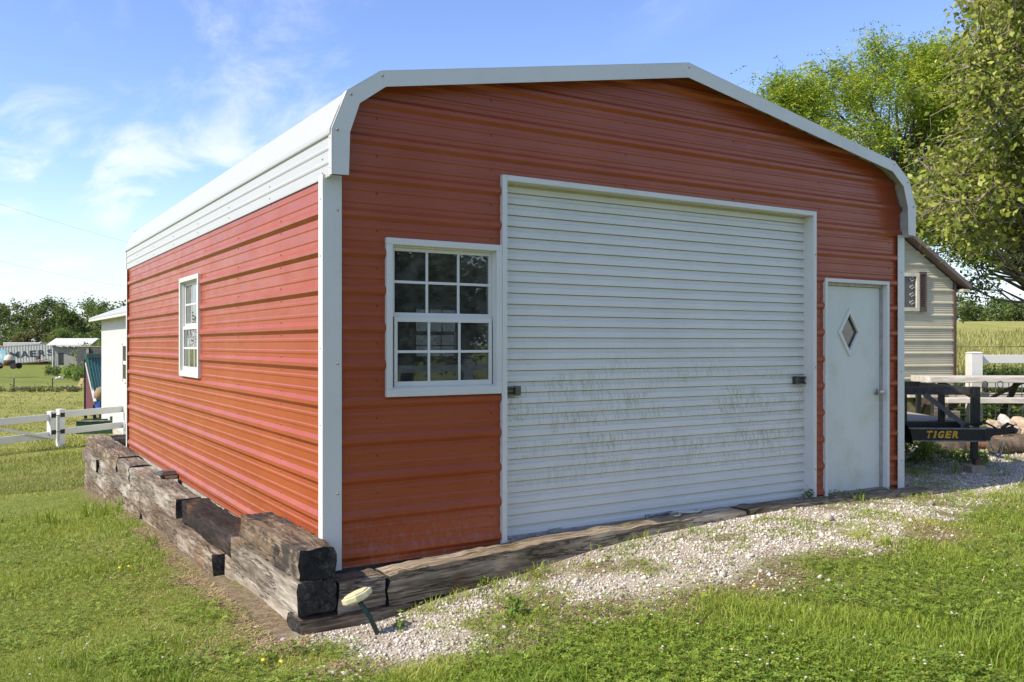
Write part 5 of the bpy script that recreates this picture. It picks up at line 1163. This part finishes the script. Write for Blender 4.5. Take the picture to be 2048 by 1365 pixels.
# right-hand weeds and hedge
weeds('weeds', 'yellow green leafy weed under the lettered tongue', spots(1850, 1862, 11.6, 11.9, 5, 11), .38, 260, .085, [(.12, .2, .03), (.28, .36, .05), (.45, .48, .08)], 12)
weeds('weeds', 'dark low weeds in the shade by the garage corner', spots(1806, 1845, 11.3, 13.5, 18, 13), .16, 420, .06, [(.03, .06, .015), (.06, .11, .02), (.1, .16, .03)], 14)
weeds('weeds', 'low weeds around the concrete block', spots(1930, 1982, 10.6, 11.6, 16, 15), .16, 420, .055, [(.05, .09, .015), (.10, .16, .03), (.16, .22, .04)], 16)
weeds('weeds', 'leafy green weeds along the wire panel', spots(1912, 2070, 16.9, 18.6, 40, 17), .3, 1100, .11, G_LIME, 18)
weeds('weeds', 'weeds at the log foot left of the chain', spots(1865, 1975, 11.4, 12.0, 26, 19), .13, 480, .05, G_LIME, 20)
for i, (u, d, h, lab) in enumerate(((1925, 21.5, 1.05, 'dark hedge bush beside the tan shed corner'), (1975, 21.8, 1.0, 'hedge bush right of the fence post'), (2020, 21.5, 1.0, 'hedge bush behind the fence top rail'), (2065, 21.6, 1.1, 'hedge bush at the right picture edge'))):
    b = at(u, VH, d); z0 = gz1(b.x, b.y); tree('hedge_bush', lab, 'bush', (b.x, b.y, z0), crown((b.x, b.y, z0+h*.5), (.6, .5, h*.5), 14, .25, 300+i, -1), .03, .075, 1700, [(.03, .055, .012), (.06, .11, .02), (.11, .17, .03)], 9, .05, LEAF, BARK, group='hedge along the meadow', seed=310+i, spread=.3, nside=4, twr=.005)
# barbed wire beyond
a = at(1890, 694, 24); b = at(2150, 690, 24); tag(MB().tube([a, a.lerp(b, .5)-Vector((0, 0, .03)), b], .008, 4).build('barbed_wire', simple('rusty_wire', (.1, .09, .08), .7), None), 'barbed wire strand strung before the meadow', 'wire')

# ------------------------------------------------------------------ grass, clover, gravel
BOX = [(-.42, -.30), (-.30, 10.3), (.2, 10.3), (6.1, 8.2), (6.5, -.05), (6.5, -.28), (2, -.28)]
def sample(n, d0, d1, lat0, lat1, r, power=1.):
    u = r.random(n); inv = 1/d0**power+(1/d1**power-1/d0**power)*u; d = inv**(-1/power); t = r.uniform(lat0, lat1, n)
    x = CAM[0]+d*(FV[0]+t*RV[0]); y = CAM[1]+d*(FV[1]+t*RV[1]); return x, y, d
def keep(x, y, r, sparse=.06):
    g, dt = masks(x, y); k = (1-g)*(1-dt*.78)+sparse*g*sstep(.42, .66, vnoise(x, y, 1.5, 21)*.6+vnoise(x, y, 5, 22)*.4)*(.5+.9*sstep(2.5, 5.5, x)); return (r.random(len(x)) < k) & (sdist(x, y, BOX) < -.0)
def blades(x, y, d, r, h, wd, stops, lean=.5, patch=True):
    n = len(x); z = gz(x, y); a = r.uniform(0, 2*math.pi, n); sd = np.c_[np.cos(a), np.sin(a), np.zeros(n)]; b = a+r.normal(0, .6, n)+1.57
    tall = .55+.9*sstep(.4, .75, vnoise(x, y, 1.1, 31))*(.5+vnoise(x, y, 4, 32)); H = (h*tall*r.uniform(.5, 1.25, n))[:, None]; le = (lean*r.uniform(.2, 1.3, n))[:, None]*H
    dr_ = np.c_[np.cos(b), np.sin(b), np.zeros(n)]; B = np.c_[x, y, z-.005]; w_ = (wd*np.maximum(1, d/6.))[:, None]*r.uniform(.7, 1.3, (n, 1)); up = np.array([0, 0, 1.])
    m = B+dr_*le*.35+up*H*.6; t = B+dr_*le*1.1+up*H*r.uniform(.75, 1.05, (n, 1))
    V = np.stack([B-sd*w_*.5, B+sd*w_*.5, m-sd*w_*.42, m+sd*w_*.42, t], 1).reshape(-1, 3); i = np.arange(n)[:, None]*5
    t_ = np.clip(.55*r.random(n)+.45*vnoise(x, y, .7, 33)+.15*(vnoise(x, y, 3, 34)-.5), 0, 1); bd = sstep(.7, .0, np.abs(sdist(x, y, GRAVEL)))*vnoise(x, y, 1.3, 35) if patch else 0
    c = mixcol(n, stops, r, np.clip(t_+.5*bd, 0, 1))
    return V, np.concatenate([i+[0, 1, 3], i+[0, 3, 2], i+[2, 3, 4]]), np.repeat(c, 5, 0)
GR = [(.10, .165, .014), (.175, .26, .023), (.265, .34, .036), (.43, .40, .10)]
r_ = np.random.default_rng(101)
x, y, d = sample(330000, 3.2, 15, -.72, .72, r_, 1.3); k = keep(x, y, r_, .55); x, y, d = x[k], y[k], d[k]
V, F, c = blades(x, y, d, r_, .045, .0042, GR, .8); tag(put('lawn_grass', np_mesh('lawn_grass', V, F, BLADE, c)), 'short mown green grass of the near lawn', 'grass', kind='stuff')
x, y, d = sample(60000, 14, 60, -.62, -.3, r_, 1.); k = keep(x, y, r_); x, y, d = x[k], y[k], d[k]
V, F, c = blades(x, y, d, r_, .07, .0045, [(.11, .16, .022), (.19, .23, .04), (.28, .28, .08), (.36, .33, .12)]); tag(put('far_lawn_grass', np_mesh('far_lawn_grass', V, F, BLADE, c)), 'yellowish mown grass beyond the fence at the left', 'grass', kind='stuff')
x, y, d = sample(30000, 23, 75, .42, .72, r_, .7); V, F, c = blades(x, y, d, r_, .42, .006, [(.16, .19, .035), (.26, .27, .07), (.36, .34, .12), (.42, .38, .16)], .4)
tag(put('meadow_grass', np_mesh('meadow_grass', V, F, BLADE, c)), 'tall yellow green meadow grass beyond the right fence', 'grass', kind='stuff')
# coarse tufts
x, y, d = sample(2600, 3.3, 12, -.7, .75, r_, 1.2); k = keep(x, y, r_, .3) & (vnoise(x, y, .8, 51) > .56); x, y, d = x[k], y[k], d[k]
n = 16; xx = np.repeat(x, n)+r_.normal(0, .03, len(x)*n); yy = np.repeat(y, n)+r_.normal(0, .03, len(x)*n); V, F, c = blades(xx, yy, np.repeat(d, n), r_, .125, .0052, GR[:3], .75); tag(put('grass_tufts', np_mesh('grass_tufts', V, F, BLADE, c)), 'coarse longer grass tufts scattered over lawn and gravel', 'grass', kind='stuff')
x = r_.uniform(.4, 8, 2600); y = r_.uniform(-2.4, -.33, 2600); g, dt = masks(x, y); k = (g+dt > .4) & (r_.random(2600) < sstep(.46, .66, vnoise(x, y, 1.2, 91)*.6+vnoise(x, y, 3.7, 92)*.4)*(.35+.65*sstep(2, 5, x))) & (sdist(x, y, BOX) < -.02); x, y = x[k], y[k]
n = 20; xx = np.repeat(x, n)+r_.normal(0, .035, len(x)*n); yy = np.repeat(y, n)+r_.normal(0, .035, len(x)*n); V, F, c = blades(xx, yy, np.full(len(xx), 6.5), r_, .055, .005, GR, 1.0); tag(put('gravel_tufts', np_mesh('gravel_tufts', V, F, BLADE, c)), 'small grass clumps breaking through the gravel', 'grass', kind='stuff')
# clover: three leaflets on a short stalk
x, y, d = sample(62000, 3.2, 11, -.72, .72, r_, 1.3); k = keep(x, y, r_, .2) & (vnoise(x, y, .9, 61)*.6+vnoise(x, y, 2.6, 62)*.4 > .40); x, y, d = x[k], y[k], d[k]; n = len(x)
z = gz(x, y)+r_.uniform(.015, .06, n); a0 = r_.uniform(0, 6.28, n); s = r_.uniform(.010, .017, n)*np.maximum(1, d/7); tl_ = r_.normal(0, .25, (n, 2)); cc = mixcol(n, [(.095, .165, .017), (.18, .265, .03), (.27, .345, .055)], r_); VV = []; FF = []; CCs = []
for j in range(3):
    a = a0+j*2.094; dx, dy = np.cos(a), np.sin(a); c0_ = np.c_[x, y, z]; dd = np.c_[dx, dy, tl_[:, 0]*dx+tl_[:, 1]*dy+.15]; pp = np.c_[-dy, dx, tl_[:, 1]*dx-tl_[:, 0]*dy]; S = s[:, None]
    V = np.stack([c0_, c0_+dd*S*.7+pp*S*.5, c0_+dd*S*1.15, c0_+dd*S*.7-pp*S*.5], 1).reshape(-1, 3); i = np.arange(n)[:, None]*4+j*n*4; VV.append(V); FF.append(np.concatenate([i+[0, 1, 2], i+[0, 2, 3]])); CCs.append(np.repeat(cc, 4, 0))
tag(put('clover', np_mesh('clover', np.concatenate(VV), np.concatenate(FF), BLADE, np.concatenate(CCs))), 'clover leaves mixed through the near lawn', 'clover', kind='stuff')
# clover blossoms
x, y, d = sample(420, 3.4, 11, -.68, .7, r_, 1.1); k = keep(x, y, r_, 0) & (vnoise(x, y, .7, 71) > .46); x, y, d = x[k], y[k], d[k]; z = gz(x, y); mb = MB()
for a, b, c in zip(x, y, z): h = c+r_.uniform(.05, .09); mb.dome((a, b, h), (r_.normal()*.2, r_.normal()*.2, 1), .0085, 6); mb.dome((a, b, h), (0, 0, -1), .008, 5)
tag(mb.build('clover_blossoms', simple('clover_blossom', (.42, .38, .30), .8, 0, .2, 50), None, fix=False), 'small white clover blossoms dotted over the lawn', 'blossoms', kind='stuff')
mb = MB()
for u, v in ((240, 1150), (258, 1147), (1508, 1192), (527, 1342), (563, 1345)): p = onground(u, v); mb.dome((p[0], p[1], gz1(*p)+.06), (.1, -.3, 1), .013, 8)
tag(mb.build('dandelions', simple('dandelion_yellow', (.75, .5, .02), .7), None), 'few yellow dandelion heads in the lawn', 'flowers', kind='stuff')
# gravel stones
ICO = np.array([(1,0,0),(-1,0,0),(0,1,0),(0,-1,0),(0,0,1),(0,0,-1)], float); OF = np.array([(0,2,4),(2,1,4),(1,3,4),(3,0,4),(2,0,5),(1,2,5),(3,1,5),(0,3,5)])
def stones(x, y, z, s, cols, r):
    n = len(x); sc_ = s[:, None, None]*r.uniform(.55, 1.2, (n, 1, 3))*np.array([1, 1, .75]); v = ICO[None]*sc_*r.uniform(.7, 1.2, (n, 6, 1)); a = r.uniform(0, 6.28, n); b = r.normal(0, .5, n)
    ca, sa, cb, sb_ = np.cos(a)[:, None], np.sin(a)[:, None], np.cos(b)[:, None], np.sin(b)[:, None]; X_, Y_, Z_ = v[..., 0], v[..., 1], v[..., 2]
    Y2 = Y_*cb-Z_*sb_; Z2 = Y_*sb_+Z_*cb; V = np.stack([X_*ca-Y2*sa+x[:, None], X_*sa+Y2*ca+y[:, None], Z2+z[:, None]], -1).reshape(-1, 3)
    return V, (np.arange(n)[:, None, None]*6+OF[None]).reshape(-1, 3), np.repeat(cols, 6, 0)
def mk_stone():
    m = MT('limestone_gravel'); m.col(m.attr()).set(rough=.9, spec=.2); return m.m
STONE = mk_stone(); ST = [(.22, .18, .135), (.42, .375, .305), (.56, .515, .445), (.65, .61, .545)]
n = 230000; d_ = 4.2+(16-4.2)*r_.random(n)**1.5; t_ = r_.uniform(-.3, .72, n); x = CAM[0]+d_*(FV[0]+t_*RV[0]); y = CAM[1]+d_*(FV[1]+t_*RV[1]); g, dt = masks(x, y)
k = (r_.random(n) < np.maximum(g**1.6*(.4+.6*sstep(.3, .6, vnoise(x, y, 1.1, 41)*.6+vnoise(x, y, 4, 42)*.4)), dt*.15)) & (sdist(x, y, BOX) < 0); x, y, d_ = x[k], y[k], d_[k]; n = len(x); s = r_.gamma(3, .0022, n)*np.maximum(1, d_/10)+.003
big = r_.random(n) < .012; s[big] *= 2.1; V, F, c = stones(x, y, gz(x, y)+s*.25, s, mixcol(n, ST, r_), r_)
tag(put('gravel_stones', np_mesh('gravel_stones', V, F, STONE, c)), 'loose pale limestone gravel before the garage', 'gravel', kind='stuff')
# gravel behind the sleepers and under the door
mb = MB(); mb.add([(-.16, -.0, -.05), (0.0, -.0, -.05), (0.0, 8.1, -.05), (.0, 9.9, -.16), (-.2, 9.9, -.12), (-.2, 5, -.05)], [(0, 1, 2, 3, 4, 5)]); mb.add([(dl+.04, -.05, .012), (dr-.04, -.05, .012), (dr-.04, .12, .012), (dl+.04, .12, .012)], [(0, 1, 2, 3)]); mb.add([(ml+.03, -.05, .008), (mr-.03, -.05, .008), (mr-.03, .0, .008), (ml+.03, .0, .008)], [(0, 1, 2, 3)])
fo = mb.build('gravel_fill', simple('gravel_fill_grey', (.34, .31, .28), .95, 0, .4, 90, .5), None); tag(fo, 'gravel packed between sleepers and garage wall', 'gravel', kind='structure')
n = 5200; x = np.r_[r_.uniform(-.12, -.02, 2800), r_.uniform(dl+.05, mr, 2400)]; y = np.r_[r_.uniform(0, 9.8, 2800), r_.uniform(-.045, .055, 2400)]; z = np.where(np.arange(n) < 2800, -.045-.012*np.maximum(0, y-8.1), .018); k = ~((x > dr-.03) & (x < ml+.03)); s = r_.gamma(4, .0026, n)+.003
V, F, c = stones(x[k], y[k], z[k], s[k], mixcol(k.sum(), ST, r_), r_); tag(put('fill_stones', np_mesh('fill_stones', V, F, STONE, c)), 'small stones along the garage wall foot', 'gravel', kind='stuff')
# straw and dead grass on the bare soil
n = 70000; x = np.r_[r_.uniform(-1.0, -.2, 35000), r_.uniform(-.4, 6.5, 35000)]; y = np.r_[r_.uniform(-1.0, 4.5, 35000), r_.uniform(-3, -.3, 35000)]; g, dt = masks(x, y); k = (r_.random(n) < np.maximum(dt, .05)) & (sdist(x, y, BOX) < 0); x, y = x[k], y[k]; n = len(x); a = r_.uniform(0, 6.28, n); L = r_.uniform(.02, .07, n); z = gz(x, y)+.006; u_ = np.c_[np.cos(a), np.sin(a), r_.normal(0, .18, n)]*L[:, None]; p_ = np.c_[-np.sin(a), np.cos(a), np.zeros(n)]*.0022; B = np.c_[x, y, z]
V = np.stack([B-p_, B+p_, B+u_+p_, B+u_-p_], 1).reshape(-1, 3); i = np.arange(n)[:, None]*4; V[:, 2] = np.maximum(V[:, 2], np.repeat(z, 4)-.002)
tag(put('straw', np_mesh('straw', V, np.concatenate([i+[0, 1, 2], i+[0, 2, 3]]), STONE, np.repeat(mixcol(n, [(.16, .10, .055), (.34, .24, .14), (.48, .37, .22)], r_), 4, 0))), 'dry straw litter on the bare soil by the sleepers', 'straw', kind='stuff')
# door-foot weeds
weeds('weeds', 'small grass sprouts under the entry door', [(x_, -.03) for x_ in np.linspace(ml+.1, mr-.05, 12)], .07, 300, .03, G_LIME, 22); weeds('weeds', 'weed sprout at the right jamb of the roll-up door', [(4.62, -.02), (4.66, -.03), (4.7, -.02)], .12, 90, .035, G_FAR, 23)
weeds('weeds', 'broad leaf dock sprouting in the gravel edge', [onground(1030, 1232)], .13, 40, .06, [(.08, .15, .02), (.14, .22, .03)], 24); weeds('weeds', 'tiny seedling against the sleeper at the gravel', [onground(965, 1175), onground(958, 1182)], .09, 60, .035, G_LIME, 25)
weeds('weeds', 'seedling beside the path light stake', [onground(795, 1255), onground(800, 1262)], .09, 60, .035, G_LIME, 26)
